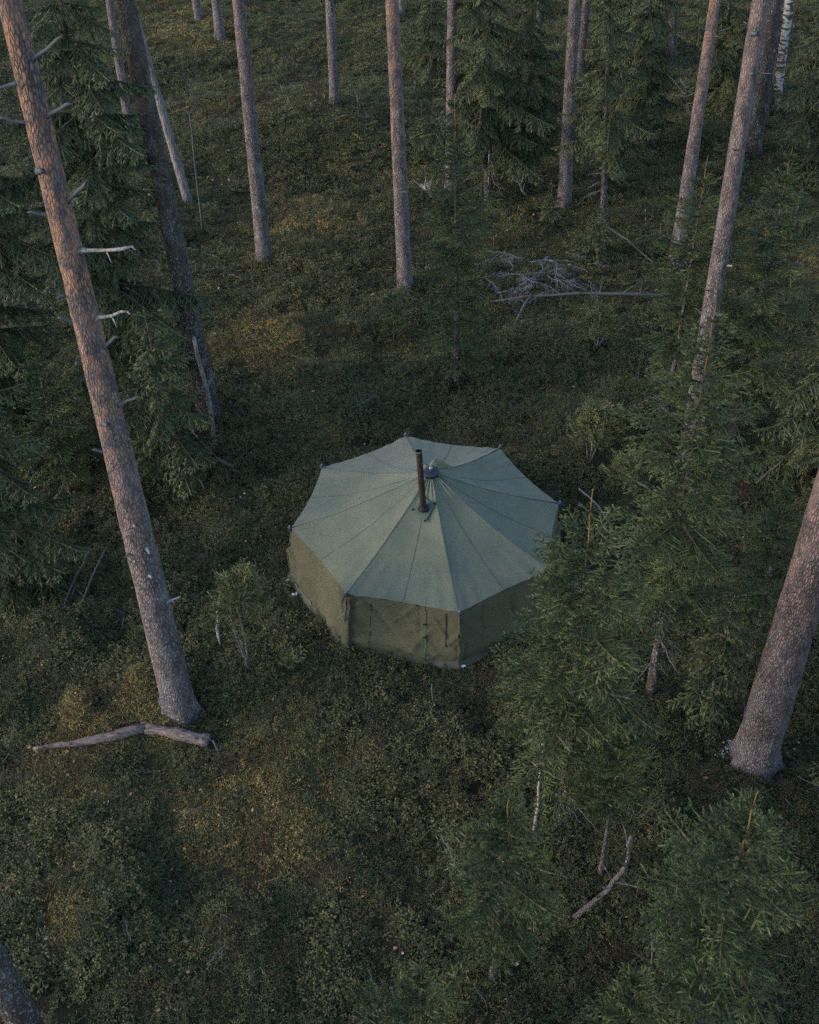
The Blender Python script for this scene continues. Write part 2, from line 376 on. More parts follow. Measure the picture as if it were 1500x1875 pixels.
# walls: hang under the eave, lean out a little towards the ground
def wallp(k, u, v):
    e = edge(k, u); o = Vector((e.x - AP.x, e.y - AP.y, 0)); rl = o.length; o /= rl
    a, b = CORN[k % 8], CORN[(k + 1) % 8]
    st = a.lerp(b, u); o2 = Vector((st.x - AP.x, st.y - AP.y, 0)); 
    bot = Vector((AP.x, AP.y, 0)) + o2 * 1.05
    top = Vector((e.x, e.y, e.z - .006)) - o * .012
    p = top.lerp(Vector((bot.x, bot.y, hz(bot.x, bot.y) + .03)), v)
    tang = (b - a).normalized(); nor = Vector((tang.y, -tang.x, 0))
    s = u * (b - a).length; wl_ = (b - a).length
    wv = .060 * (fbm(s * 1.3 + k * 7, v * 2.2, 77, 3) - .5) * math.sin(PI * min(1, v * 1.3 + .05)) * 2
    wv += .012 * math.sin(s * 9 + v * 5 + k) * v * (1 - v) * 3 - .035 * 4 * u * (1 - u) * math.sin(PI * v)
    wv += .022 * math.sin((s * 2.1 - v * 3) * 3 + k * 2) * math.exp(-((v - .75) / .2) ** 2)
    for (cs, cv, ca, cw, cl, am) in CREASE[k]:
        ds, dv = s - cs * wl_, (v - cv) * 1.2; al = ds * math.cos(ca) + dv * math.sin(ca); ac = -ds * math.sin(ca) + dv * math.cos(ca)
        wv += 1.7 * am * math.exp(-(ac / cw) ** 2 - (al / cl) ** 2)
    return p + nor * wv
for k in range(8):
    spl = ((0, .70), (.70, 1)) if k == 7 else ((0, 1),)       # the front wall opens beside the middle
    for a, b in spl:
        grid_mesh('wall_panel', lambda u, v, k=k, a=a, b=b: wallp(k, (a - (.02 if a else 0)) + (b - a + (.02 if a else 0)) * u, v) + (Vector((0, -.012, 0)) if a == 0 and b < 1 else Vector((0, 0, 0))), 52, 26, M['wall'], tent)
    def sk(u, v, k=k):
        p = wallp(k, u, .93); a = wallp(k, u, 1.0); o = Vector((a.x - AP.x, a.y - AP.y, 0)).normalized()
        a = a + o * (.05 * v + .008 * math.sin(u * 23 + k)); return Vector((p.x, p.y, p.z)).lerp(Vector((a.x, a.y, hz(a.x, a.y) + .025 + .005 * math.sin(u * 31))), v) + o * .008
    grid_mesh('ground_skirt', sk, 20, 3, M['skirt'], tent)
for k in range(8):                                               # the seam that closes each wall corner
    mb = MB(); mb.tube([wallp(k, 0, v / 12) - T0 for v in range(13)], [.016] * 13, 6); mb.build('corner_seam', M['wall'], tent)
def strap(k, u, v0, v1, w=.011, m='strap', name='door_strap', lift=.012):
    a, b = CORN[k % 8], CORN[(k + 1) % 8]; tang = (b - a).normalized(); nor = Vector((tang.y, -tang.x, 0))
    grid_mesh(name, lambda uu, vv: wallp(k, u, v0 + (v1 - v0) * vv) + tang * ((uu - .5) * 2 * w) + nor * lift, 1, 10, M[m], tent)
strap(7, .21, .06, .80, .010); strap(7, .89, .06, .66, .010)
strap(7, .705, .06, .97, .008, 'seam', 'door_seam', .022)
for vv in (.30, .52, .90):                                      # toggles holding the door shut
    p = wallp(7, .70, vv); mb = MB(); mb.tube([p - T0 + Vector((-.035, -.03, 0)), p - T0 + Vector((.035, -.03, .0))], [.012, .012], 6); mb.build('door_toggle', M['strap'], tent)
# folded canvas flap hanging at the left front corner, tied with cords
def fold(u, v):
    p = wallp(7, .015 + .05 * u, .02 + v * .92); return p + Vector((-.10 + .10 * u, -.09 * math.sin(PI * u) - .025, 0)) * (.25 + .75 * v) 
grid_mesh('corner_fold', fold, 6, 14, M['wall'], tent)
strap(7, .045, .02, .90, .016, name='corner_cord', lift=.085); strap(7, .005, .05, .95, .010, name='corner_cord', lift=.05); strap(6, .94, .05, .42, .009, name='corner_cord', lift=.02)
# eave corner fittings
for k, c in enumerate(CORN):
    o = Vector((c.x - AP.x, c.y - AP.y, 0)).normalized(); p = c - T0 + o * .015
    mb = MB(); mb.tube([p + Vector((0, 0, -.05)), p + Vector((0, 0, -.03)), p + Vector((0, 0, .03)), p + Vector((0, 0, .04))], [.02, .036, .036, .022], 10)
    f = mb.build('corner_fitting', M['clip'], tent)
    mb = MB(); mb.tube([p + Vector((0, 0, .038)), p + Vector((0, 0, .06))], [.014, .011], 8); mb.build('pin', M['metal'], f)
# the cap on the apex
p = AP - T0 + Vector((0, 0, -.02)); mb = MB()
mb.tube([p + Vector((0, 0, -.02)), p + Vector((0, .0, .012)), p + Vector((0, 0, .018)), p + Vector((0, 0, .02))], [.14, .14, .13, .05], 24)
cap = mb.build('apex_cap', M['cap'], tent)
mb = MB(); mb.tube([p + Vector((0, 0, .018)), p + Vector((0, 0, .07)), p + Vector((0, 0, .075)), p + Vector((0, 0, .11))], [.022, .022, .034, .03], 8); mb.build('nut', M['metal'], cap)
# vent flap behind the cap, propped open
def ventp(u, v):
    k, uu = 3, .05 + .75 * u; p = roofp(k, uu, .09 + v * .22); return p + Vector((0, 0, .02 + .21 * math.sin(PI * u) ** .7 * math.sin(PI * min(1, .25 + .62 * v))))
grid_mesh('vent_flap', ventp, 12, 10, M['flap'], tent)
# the stove pipe through its patch
CP = at_z(776, 934, 1.80)
CP.z = 1.80
def roof_at(x, y):
    best = None
    for i in range(0, 41):
        for j in range(2, 24):
            p = roofp(7, i / 40, j / 40); d = (p.x - x) ** 2 + (p.y - y) ** 2
            if best is None or d < best[0]: best = (d, p.z)
    return best[1]
for _ in range(4): CP = at_z(776, 934, roof_at(CP.x, CP.y) + .01)
PT = at_y(767, 826, CP.y)
def local_roof(dx, dy, lift): 
    z0, = (roof_at(CP.x + dx, CP.y + dy),); return Vector((CP.x + dx, CP.y + dy, z0 + lift)) - T0
# plane of the roof at the pipe
gxr = (roof_at(CP.x + .15, CP.y) - roof_at(CP.x - .15, CP.y)) / .3; gyr = (roof_at(CP.x, CP.y + .15) - roof_at(CP.x, CP.y - .15)) / .3
def on_roof(dx, dy, lift): return CP - T0 + Vector((dx, dy, gxr * dx + gyr * dy + lift))
S = .19
vv = []
ring = [(-S, .02), (-S * .5, -S * .55), (0.02, -S * 1.1), (S * .5, -S * .5), (S, .05), (S * .5, S * .6), (0, S * 1.05), (-S * .5, S * .6)]
vv = [on_roof(a, b, .016) for a, b in ring] + [on_roof(a * .97, b * .97, .026) for a, b in ring] + [on_roof(0, 0, .03)]
ff = [(i, (i + 1) % 8, 8 + (i + 1) % 8, 8 + i) for i in range(8)] + [(8 + i, 8 + (i + 1) % 8, 16) for i in range(8)]
pa = link_mesh('chimney_patch', mesh('chimney_patch', vv, ff, M['patch'], False), tent)
for a, b in (ring[0], ring[2], ring[4], ring[6]):
    mb = MB(); mb.tube([on_roof(a * .95, b * .95, .024), on_roof(a * .95, b * .95, .042)], [.02, .017], 8); mb.build('rivet', M['soot'], pa)
mb = MB(); mb.tube([on_roof(0, 0, .022), on_roof(0, 0, .05), on_roof(0, 0, .09)], [.10, .085, .062], 16, wob=.15, rng=rng); mb.build('pipe_collar', M['soot'], pa)
pb = CP - T0 + Vector((0, 0, -.05)); pt = PT - T0; mb = MB(); L = (pt - pb).length; nn = 14
prad = [.051 + .003 * (i in (6, 7)) for i in range(nn + 1)]
mb.tube([pb.lerp(pt, i / nn) for i in range(nn + 1)], prad, 16, cap=False)
mb.tube([pb.lerp(pt, i / nn) for i in (nn, nn - 3)], [.046, .046], 16, cap=False, mi=1)
d = (pt - pb).normalized()
mb.tube([pt - d * .03, pt - d * .025], [.046, .046], 16, mi=1)
pipe = mb.build('stove_pipe', [M['rust'], M['soot']], tent)
mb = MB(); mb.tube([pt - d * .012, pt + d * .006], [.056, .056], 16, cap=False); mb.tube([pt + d * .006, pt - d * .012], [.048, .048], 16, cap=False); mb.build('pipe_rim', M['metal'], pipe)
for k in (2, 3, 5, 6, 7, 0):                                      # guy cords from the corners
    c = CORN[k]; o = Vector((c.x - AP.x, c.y - AP.y, 0)).normalized(); g = c + o * 1.0; g.z = hz(g.x, g.y) + .03
    mb = MB(); mb.tube([c - T0 + o * .04, c.lerp(g, .5) - T0 + Vector((0, 0, -.02)), g - T0], [.0025] * 3, 4); gl = mb.build('guy_cord', M['strap'], tent)
    mb = MB(); mb.tube([g - T0 + Vector((0, 0, .06)), g - T0 - Vector((0, 0, .15))], [.011, .006], 6); mb.build('peg', M['pale'], gl)

# ------------------------------------------------------------------ spruce boughs (shared meshes)
def bough_mesh(name, L, seed, arch=0.0, hang=0.0, green='needle', nlen=.022, nden=150, bare=.12, core=.0088):
    r = np.random.default_rng(seed)
    segs = []                                                  # p0, p1, r0, r1, needled
    def axis(t): return np.array([L * t, .05 * L * math.sin(2.2 * t + seed), L * (arch * t - (arch + .12 + .5 * hang) * t * t * .8 + .18 * t ** 4)])
    N = max(6, int(L / .08)); P = [axis(i / N) for i in range(N + 1)]
    for i in range(N): segs.append((P[i], P[i + 1], .011 * L * (1 - i / N) + .0025, .011 * L * (1 - (i + 1) / N) + .002, i / N > bare, .8 * i / N, .8 * (i + 1) / N))
    sp = .095 if L > .5 else .065
    n1 = max(4, int(L * (1 - bare) / sp))
    for i in range(n1):
        t = bare + (1 - bare) * (i + .5) / n1
        p = axis(t); ta = axis(min(1, t + .02)) - axis(t - .02); ta /= np.linalg.norm(ta)
        for sd_ in (-1, 1):
            if r.random() < .12: continue
            l = (L * .52 * (1 - t) ** .75 * min(1, (t - bare) * 6 + .45) + .05) * r.uniform(.65, 1.15)
            an = math.radians(r.uniform(42, 64))
            side = np.array([-ta[1], ta[0], 0]) * sd_; side /= np.linalg.norm(side)
            d = ta * math.cos(an) + side * math.sin(an) + np.array([0, 0, r.normal(0, .10) - hang * r.uniform(.5, 1.5)])
            d /= np.linalg.norm(d)
            q = p; dd = d; ns = max(2, int(l / .06)); nodes = [q]
            for k in range(ns):
                dd = dd + np.array([0, 0, -.03 - .10 * hang]) + r.normal(0, .04, 3); dd /= np.linalg.norm(dd)
                q2 = q + dd * (l / ns); segs.append((q, q2, .004 * (1 - k / ns) + .0015, .0015, True, k / ns, (k + 1) / ns)); q = q2; nodes.append(q)
            if l > .12:
                m = max(1, int(l / .078))
                for k in range(m):
                    s = (k + .7) / m; b = nodes[min(ns, int(s * ns))]
                    for s2 in (-1, 1):
                        if r.random() < .15: continue
                        ll = (l * .46 * (1 - s) + .04) * r.uniform(.6, 1.2)
                        sv = np.cross(dd, [0, 0, 1.0]); sv /= np.linalg.norm(sv) + 1e-6
                        e = dd * .75 + sv * s2 * .75 + np.array([0, 0, r.normal(0, .14) - hang * .8]); e /= np.linalg.norm(e)
                        segs.append((b, b + e * ll, .0016, .001, True, .25 + .4 * s, .9))
    V = []; F = []; MI = []
    YG = []
    for (a, b, ra, rb, nd, g0, g1) in segs:                      # 3-sided wood; g0, g1: how young the shoot is
        d = b - a; ln = np.linalg.norm(d); d = d / (ln + 1e-9)
        u = np.cross(d, [0.3, .2, 1.0]); u /= np.linalg.norm(u) + 1e-9; w = np.cross(d, u); o = len(V)
        for c, rr in ((a, ra), (b, rb)):
            for k in range(3): V.append(c + (u * math.cos(k * 2.094) + w * math.sin(k * 2.094)) * rr); YG.append(0.0)
        for k in range(3): F.append((o + k, o + (k + 1) % 3, o + 3 + (k + 1) % 3, o + 3 + k)); MI.append(1)
    for (a, b, ra, rb, nd, g0, g1) in segs:
        if not nd: continue
        d = b - a; u = np.cross(d, r.normal(0, 1, 3)); u /= np.linalg.norm(u) + 1e-9; w = np.cross(d, u); w /= np.linalg.norm(w) + 1e-9; o = len(V)
        for c, rr, gg in ((a + d * -.05, core, g0), (a + d * .6, core * 1.05, (g0 + g1) / 2), (b + d * .05, core * .45, g1)):       # the dense inner needles of the shoot
            for k in range(3): V.append(c + (u * math.cos(k * 2.094) + w * math.sin(k * 2.094)) * rr * r.uniform(.8, 1.2)); YG.append(gg)
        for j in (0, 3):
            for k in range(3): F.append((o + j + k, o + j + (k + 1) % 3, o + j + 3 + (k + 1) % 3, o + j + 3 + k)); MI.append(0)
        d = b - a; ln = np.linalg.norm(d); dn = d / (ln + 1e-9)
        c = max(3, int(ln * nden))
        t = r.random(c)[:, None]
        base = a + d * t
        rv = r.normal(0, 1, (c, 3)); rv -= (rv @ dn)[:, None] * dn; rv /= np.linalg.norm(rv, axis=1)[:, None] + 1e-9
        rv[:, 2] = np.abs(rv[:, 2]) * .6 + rv[:, 2] * .4
        nd_ = dn * .65 + rv * .75; nd_ /= np.linalg.norm(nd_, axis=1)[:, None]
        tip = base + nd_ * (nlen * r.uniform(.7, 1.2, c))[:, None]
        wv = np.cross(nd_, r.normal(0, 1, (c, 3))); wv /= np.linalg.norm(wv, axis=1)[:, None] + 1e-9; wv *= nlen * .14
        o = len(V); V.extend(np.stack([base - wv, base + wv, tip], 1).reshape(-1, 3)); YG.extend(np.repeat(g0 + (g1 - g0) * t[:, 0], 3))
        F.extend([(o + 3 * i, o + 3 * i + 1, o + 3 * i + 2) for i in range(c)]); MI.extend([0] * c)
    me = mesh(name, V, F, [M[green], M['twig']], False, MI)
    a = me.attributes.new('young', 'FLOAT', 'POINT'); a.data.foreach_set('value', np.array(YG, np.float32)); return me
def bare_mesh(name, L, seed, m='deadtwig', dens=1.0, th=1.0):
    r = random.Random(seed); mb = MB()
    P = [Vector((L * i / 6, L * .05 * r.uniform(-1, 1), -L * .22 * (i / 6) ** 2 + L * .02 * r.uniform(-1, 1))) for i in range(7)]
    mb.tube(P, [.010 * th * (1 - i / 7) * (L + .3) + .003 for i in range(7)], 5)
    for i in range(int(12 * dens)):
        t = r.uniform(.2, .98); k = min(5, int(t * 6)); p = P[k].lerp(P[k + 1], t * 6 - k)
        d = Vector((.6, r.choice((-1, 1)) * r.uniform(.5, 1), r.uniform(-.5, .15))).normalized(); l = L * r.uniform(.12, .42) * (1.15 - t)
        q = p + d * l * .5 + Vector((0, 0, r.uniform(-.02, .02))); mb.tube([p, q, q + (d + Vector((r.uniform(-.4, .4), 0, -.3))) * l * .5], [.004, .003, .0015], 3, cap=False)
        if l > .15:
            for s in (-1, 1): mb.tube([q, q + (d + Vector((0, s * .8, -.1))) * l * .3], [.002, .0012], 3, cap=False)
    return mesh(name, mb.v, mb.f, M[m], True)
BOUGH = {'young': [], 'old': [], 'juniper': []}
for L, ar in ((.22, .35), (.4, .32), (.65, .28), (1.0, .22), (1.45, .12)):
    for s in range(3): BOUGH['young'].append((L, bough_mesh('spruce_branch', L, 10 * s + int(L * 100), ar, .06, 'needle', .023, 330)))
for L in (.4, .8, 1.3, 1.9):
    for s in range(3): BOUGH['old'].append((L, bough_mesh('spruce_branch', L, 500 + 10 * s + int(L * 100), .05, .38, 'needle_dark', .027, 240 if L < 1.5 else 200, core=.012)))
for L in (.25, .45):
    for s in range(3): BOUGH['juniper'].append((L, bough_mesh('juniper_branch', L, 900 + 10 * s + int(L * 100), .1, -.1, 'juniper', .018, 330, .02, .0055)))
FINE = [(.9, bare_mesh('dry_branch', .9, 70 + s, 'greytwig', 2.2, .35)) for s in range(4)]
DEAD = [(L, bare_mesh('dead_branch', L, 40 + int(L * 10) + s)) for L in (.5, .9, 1.3) for s in range(3)]
def pick(lst, L, r):
    b = sorted(lst, key=lambda x: abs(math.log(x[0] / L)))[:3]; return r.choice(b)

def axis_tube(name, A, length, r0, r1, n, m, parent, sides=12, flare=0, seed=0, bend=(0, 0)):
    """tapering trunk along direction A (z = 1), starting just under the ground; local to its thing"""
    rr = random.Random(seed); mb = MB(); v = []; f = []
    hs = [-.15, 0, .12, .3, .6] + [.6 + (length - .6) * (i / n) for i in range(1, n + 1)] if flare else [-.12 + (length + .12) * i / n for i in range(n + 1)]
    for i, h in enumerate(hs):
        t = max(0, h / length); c = Vector((A.x * h + bend[0] * math.sin(PI * min(t * 1.6, 1)), A.y * h + bend[1] * math.sin(PI * t), h))
        r = r0 + (r1 - r0) * t ** .9
        for k in range(sides):
            a = 2 * PI * k / sides
            lob = 1 + (flare * math.exp(-max(0, h) / .17) * (.35 + 1.5 * max(0, math.sin(a * 5 + seed * 1.3 + .7 * math.sin(a * 2))) ** 2) if flare else 0) + .04 * (float(vnoise(a * 2.3, h * 2.5, seed + 5)) - .5) * 2 + .03 * (float(vnoise(a * 7, h * 6, seed + 9)) - .5) * 2
            v.append(c + Vector((math.cos(a), math.sin(a), 0)) * r * lob)
    for i in range(len(hs) - 1):
        for k in range(sides): f.append((i * sides + k, i * sides + (k + 1) % sides, (i + 1) * sides + (k + 1) % sides, (i + 1) * sides + k))
    f.append(tuple((len(hs) - 1) * sides + k for k in range(sides)))
    return link_mesh(name, mesh(name, v, f, m), parent)

def spruce(label, base, tip, rmax, lo, style='young', seed=0, k=.5, group='young spruces around the tent', deadlo=None, leader=.6, dens=1.0, name='young_spruce', hcap=None, start=0, side=None):
    """base, tip: where it stands and where its top is; lo: height of the lowest green branch"""
    r = random.Random(seed)
    B = ground(*base); T = at_y(tip[0], tip[1], B.y); H = T.z - B.z; A = (T - B) / H
    root = empty(name, B); tag(root, label, 'spruce', group)
    trunk_top = H - (leader if leader else 0)
    axis_tube('trunk', A, H * .998 if not leader else trunk_top, .011 * H + .012, .006 if leader else .012, 18, M['spruce_bark'], root, 8, seed=seed)
    if leader:
        mb = MB(); p0 = A * trunk_top; p1 = A * H
        mb.tube([p0, p0.lerp(p1, .3) + Vector((.010, .004, 0)), p0.lerp(p1, .65) + Vector((-.008, .006, 0)), p1], [.013, .010, .008, .004], 6)
        ls = mb.build('leader_shoot', M['leader'], root)
        for j in range(7):                                                       # the small shoots that ring the leader
            L0, me = pick(BOUGH['young'], .22, r); o = link_mesh('branch', me, root)
            h = H - leader * (r.uniform(.28, .36) if j < 4 else r.uniform(.5, .98)); o.location = A * h; o.scale = (r.uniform(.55, 1.0),) * 3
            o.rotation_euler = (0, -rad(r.uniform(35, 60)), r.uniform(0, 2 * PI))
    d = leader * .8 if leader else .15
    d += start
    az0 = r.uniform(0, 6)
    while H - d > lo:
        wh = (.33 + .055 * min(d, 5)) / dens
        nb = r.choice((6, 6, 7, 7)) if style == 'young' else r.choice((4, 5, 6))
        for j in range(nb + (1 if d < 1.2 else 3)):
            main = j < nb
            h = H - d + (r.uniform(-.04, .04) if main else -r.uniform(.1, .9) * wh)
            if h < lo * .8 or (hcap and h > hcap) or (d > 1.5 and r.random() < .14): continue
            dd = H - h
            L = min(rmax, .10 + dd * k) * (r.uniform(.7, 1.18) if main else r.uniform(.4, .75))
            if rmax < .9 * (.1 + dd * k): L *= r.uniform(.7, 1.05)
            az = az0 + 2 * PI * j / nb + r.uniform(-.25, .25) if main else r.uniform(0, 2 * PI)
            L0, me = pick(BOUGH[style], L, r)
            o = link_mesh('branch', me, root)
            o.location = A * h; sc = L / L0; o.scale = (sc, sc * r.uniform(.85, 1.1), sc)
            if style == 'young': pit = rad(42) * math.exp(-dd / 1.6) - rad(10) * min(1, dd / 4) + rad(r.uniform(-7, 7))
            else: pit = rad(25) * math.exp(-dd / 2.0) - rad(16) + rad(r.uniform(-8, 8))
            o.rotation_euler = (r.uniform(-.25, .25), -pit, az)
        az0 += 1.1; d += wh
    dl = deadlo if deadlo is not None else min(.3, lo * .3)
    h = lo
    while h > dl + .1:
        for j in range(r.choice((2, 3, 4))):
            L = min(rmax, .1 + (H - h) * k) * r.uniform(.25, .65); L0, me = pick(DEAD, L, r)
            o = link_mesh('dead_branch', me, root); o.location = A * h; o.scale = (L / L0,) * 3; o.rotation_euler = (r.uniform(-.4, .4), rad(r.uniform(0, 22)), r.uniform(0, 2 * PI))
        h -= r.uniform(.18, .3)
    return root

def trunk_tree(name, label, cat, base, top, wb, wt, m, group, length=None, stubs=(), seed=0, flare=.26, sides=24, rnd_stubs=0, bend=(0, 0), rings=44):
    """a tall trunk: base and top pixels, widths in pixels there; it runs on past the frame. stubs: (px, py, dx, dy, width px, material)"""
    r = random.Random(seed)
    B = ground(*base); T = at_y(top[0], top[1], B.y); H = T.z - B.z; A = (T - B) / H
    r0 = wb * depth(B) / FPX / 2; rt = wt * depth(T) / FPX / 2
    length = length or max(H + 4.0, 17.0)
    r1 = max(.03, r0 + (rt - r0) * length / H)
    root = empty(name, B); tag(root, label, cat, group)
    axis_tube('trunk', A, length, r0, r1, rings, M[m], root, sides, flare, seed, bend)
    for (px, py, dx, dy, w, mm) in stubs:
        p = at_y(px, py, B.y); e = at_y(px + dx, py + dy, B.y - .12); p = p - B; e = e - B; h = p.z; c = A * h
        rr = r0 + (r1 - r0) * h / length
        dirx = 1 if dx > 0 else -1; rad_px = w * depth(B + p) / FPX / 2
        if abs(dx) > 14: st = c + Vector((dirx * rr * .8, -rr * .3, 0))
        else: st = c + Vector(((p.x - c.x) * .7, -rr * .75, 0)); e = st + Vector((dx * .006, -.09, dy * -.003 + .015))
        mb = MB(); mid = st.lerp(e, .5) + Vector((0, 0, (e - st).length * r.uniform(-.05, .04)))
        w8 = .5 if mm == 'lichen' else .8; mb.tube([st, st.lerp(mid, .3), mid, mid.lerp(e, .6) + Vector((0, r.uniform(-.01, .01), r.uniform(-.02, .02))), e], [rad_px * 1.9 * w8, rad_px * 1.15 * w8, rad_px * w8, rad_px * .9 * w8, rad_px * .45 * w8], 7, wob=.4, rng=r)
        if abs(dx) > 30 and mm == 'bone':
            mb.tube([mid, mid + Vector((.05, -.05, -.13))], [rad_px * .4, rad_px * .2], 4); mb.tube([e, e + Vector((.03, 0, -.05))], [rad_px * .5, rad_px * .2], 4)
        mb.build('branch_stub', M[mm], root)
    for j in range(rnd_stubs):
        h = r.uniform(1.2, min(length, H) * .98); rr = r0 + (r1 - r0) * h / length; a = r.uniform(0, 2 * PI); d = Vector((math.cos(a), math.sin(a), r.uniform(-.1, .5)))
        mb = MB(); s = A * h + Vector((math.cos(a), math.sin(a), 0)) * rr * .8; l = r.uniform(.08, .3); mb.tube([s, s + d * l * .6, s + d * l], [.016, .011, .006], 5, wob=.3, rng=r)
        mb.build('branch_stub', M['stub'], root)
    return root

# ------------------------------------------------------------------ pines
PG = 'tall pine trunks standing in the forest'
P1S = [(60, 105, 55, -40, 9, 'stub'), (95, 208, 38, -18, 9, 'stub'), (25, 150, -30, 12, 8, 'stub'), (35, 222, -40, -6, 7, 'stub'), (70, 305, 10, -8, 11, 'stub'), (120, 365, 40, -35, 9, 'stub'), (80, 390, -30, -1, 7, 'stub'),
       (140, 455, 102, -4, 9, 'bone'), (110, 533, -8, -2, 6, 'stub'), (175, 578, 58, -8, 8, 'bone'), (130, 584, -24, -2, 7, 'stub'), (190, 632, 26, -15, 8, 'stub'), (155, 661, -18, 4, 7, 'stub'), (215, 738, 38, -12, 7, 'stub'),
       (190, 762, 12, -3, 10, 'stub'), (190, 822, -20, 2, 7, 'stub'), (217, 825, 8, 8, 10, 'stub'), (250, 943, 6, 8, 10, 'lichen'), (280, 990, 9, 9, 10, 'lichen'), (236, 998, -9, 2, 6, 'stub'), (280, 1036, 10, 5, 13, 'lichen'), (305, 1098, 26, -6, 9, 'lichen')]
PINE_L = trunk_tree('pine_tree', 'big orange-barked leaning pine with broken stubs at the left, standing by the rotten log', 'pine', (330, 1300), (17, 0), 60, 47, 'pine', PG, stubs=P1S, seed=1, sides=28, rings=70)
PINE_R = trunk_tree('pine_tree', 'thick pine trunk cut by the right edge with white lichen at its foot', 'pine', (1380, 1395), (1538, 860), 80, 74, 'pine_mid', PG, seed=2, sides=28, rings=70)
trunk_tree('pine_tree', 'tall grey-pink pine behind the spruce with the long orange leader, right of the tent', 'pine', (1257, 850), (1393, 0), 34, 31, 'pine_grey', PG, seed=3, rnd_stubs=14,
           stubs=[(1370, 57, 8, -2, 9, 'stub'), (1368, 130, 6, 2, 7, 'stub'), (1335, 480, 12, -5, 4, 'bone'), (1322, 570, 9, -4, 5, 'bone'), (1330, 320, 20, -2, 4, 'stub')])
trunk_tree('pine_tree', 'slender reddish pine just left of the tallest right pine, foot hidden by young spruces', 'pine', (1236, 490), (1310, 0), 27, 20, 'pine', PG, seed=4, rnd_stubs=8)
trunk_tree('pine_tree', 'grey pine with mossy foot, left of the reddish central pine', 'pine', (485, 482), (436, 0), 29, 23, 'pine_grey', PG, seed=5, rnd_stubs=6)
trunk_tree('pine_tree', 'straight pine with reddish upper bark directly above the tent', 'pine', (742, 530), (718, 0), 28, 25, 'pine', PG, seed=6, rnd_stubs=6)
trunk_tree('pine_tree', 'short visible grey pine trunk on the bilberry slope, between two longer pines', 'pine', (613, 190), (604, 0), 18, 17, 'pine_grey', PG, seed=7)
trunk_tree('pine_tree', 'pine with brown bark right of the dark spruces, dry branches around its foot', 'pine', (1033, 378), (1052, 0), 26, 20, 'pine_grey', PG, seed=8, rnd_stubs=6)
trunk_tree('pine_tree', 'dark thin pine close behind the brown pine', 'pine', (1062, 145), (1074, 0), 16, 15, 'spruce_bark', PG, seed=9)
trunk_tree('pine_tree', 'pine trunk half hidden behind the slim central spruce', 'pine', (826, 355), (828, 0), 22, 18, 'pine_grey', PG, seed=10)
trunk_tree('pine_tree', 'dark rough pine overlapped by the tallest right pine, beside the birch', 'pine', (1379, 285), (1418, 0), 28, 24, 'spruce_bark', PG, seed=11, rnd_stubs=4)
trunk_tree('pine_tree', 'dark thick trunk behind the left orange pine, half covered by spruce boughs', 'pine', (385, 765), (228, -5), 40, 37, 'spruce_bark', PG, seed=12, sides=24, rings=60)
trunk_tree('pine_tree', 'thin reddish trunk hugging the left side of the dark thick trunk', 'pine', (246, 290), (200, 0), 17, 14, 'pine_grey', PG, seed=13)
trunk_tree('pine_tree', 'small distant pine trunk at the top edge, left of another thin one', 'pine', (365, 36), (358, 0), 15, 14, 'pine_grey', PG, seed=14, rings=16)
trunk_tree('pine_tree', 'thin distant pine trunk at the top, just left of the grey mossy-footed pine', 'pine', (403, 70), (396, 0), 18, 16, 'pine_grey', PG, seed=15, rings=16)
trunk_tree('pine_tree', 'far blue-grey trunk among dark spruces in the upper right', 'pine', (1228, 122), (1235, 0), 18, 16, 'spruce_bark', PG, seed=16, rings=16)
trunk_tree('pine_tree', 'dark shadowed pine trunk in the bottom left corner', 'pine', (98, 1972), (-22, 1745), 58, 52, 'spruce_bark', PG, seed=17, sides=24, rings=60)
trunk_tree('pine_tree', 'far thin trunk right beside the reddish central pine, at the top edge', 'pine', (737, 24), (735, 0), 11, 10, 'pine_grey', PG, seed=18, rings=12)
trunk_tree('pine_tree', 'distant dark trunk at the top edge, right of the central dark spruce', 'pine', (986, 70), (990, 0), 12, 11, 'spruce_bark', PG, seed=19, rings=12)
trunk_tree('birch_tree', 'white-barked birch with black patches in the upper right corner', 'birch', (1421, 192), (1446, 0), 15, 17, 'birch', None, seed=20, rings=24)
trunk_tree('pine_tree', 'dark thin trunk leaning beside the birch, on its left', 'pine', (1400, 215), (1428, 0), 12, 11, 'spruce_bark', PG, seed=23, rings=16)
trunk_tree('dead_snag', 'pale leaning dead trunk with a broken foot behind the dark left trunk', 'dead tree', (345, 370), (250, 40), 17, 12, 'pale', None, seed=21, flare=.1, rings=24)

def lichen(tree, pts, size, seed):
    r = random.Random(seed); B = tree.location; mb = MB()
    for (px, py) in pts:
        p = at_y(px, py, B.y - .30) - B
        for j in range(14):
            c = p + Vector((r.gauss(0, size), r.gauss(0, size * .5), r.gauss(0, size))); a = Vector((r.gauss(0, 1), r.gauss(0, .4), r.gauss(0, 1))).normalized() * size * .5; b = a.orthogonal().normalized() * size * .4
            mb.add([c - a, c + b, c + a, c - b + Vector((0, -.01, .01))], [(0, 1, 2, 3)])
    mb.build('lichen_patch', M['lichen'], tree)
lichen(PINE_R, ((1322, 1382), (1330, 1372), (1338, 1360)), .035, 1)
lichen(PINE_L, ((295, 1284), (300, 1276)), .03, 2)

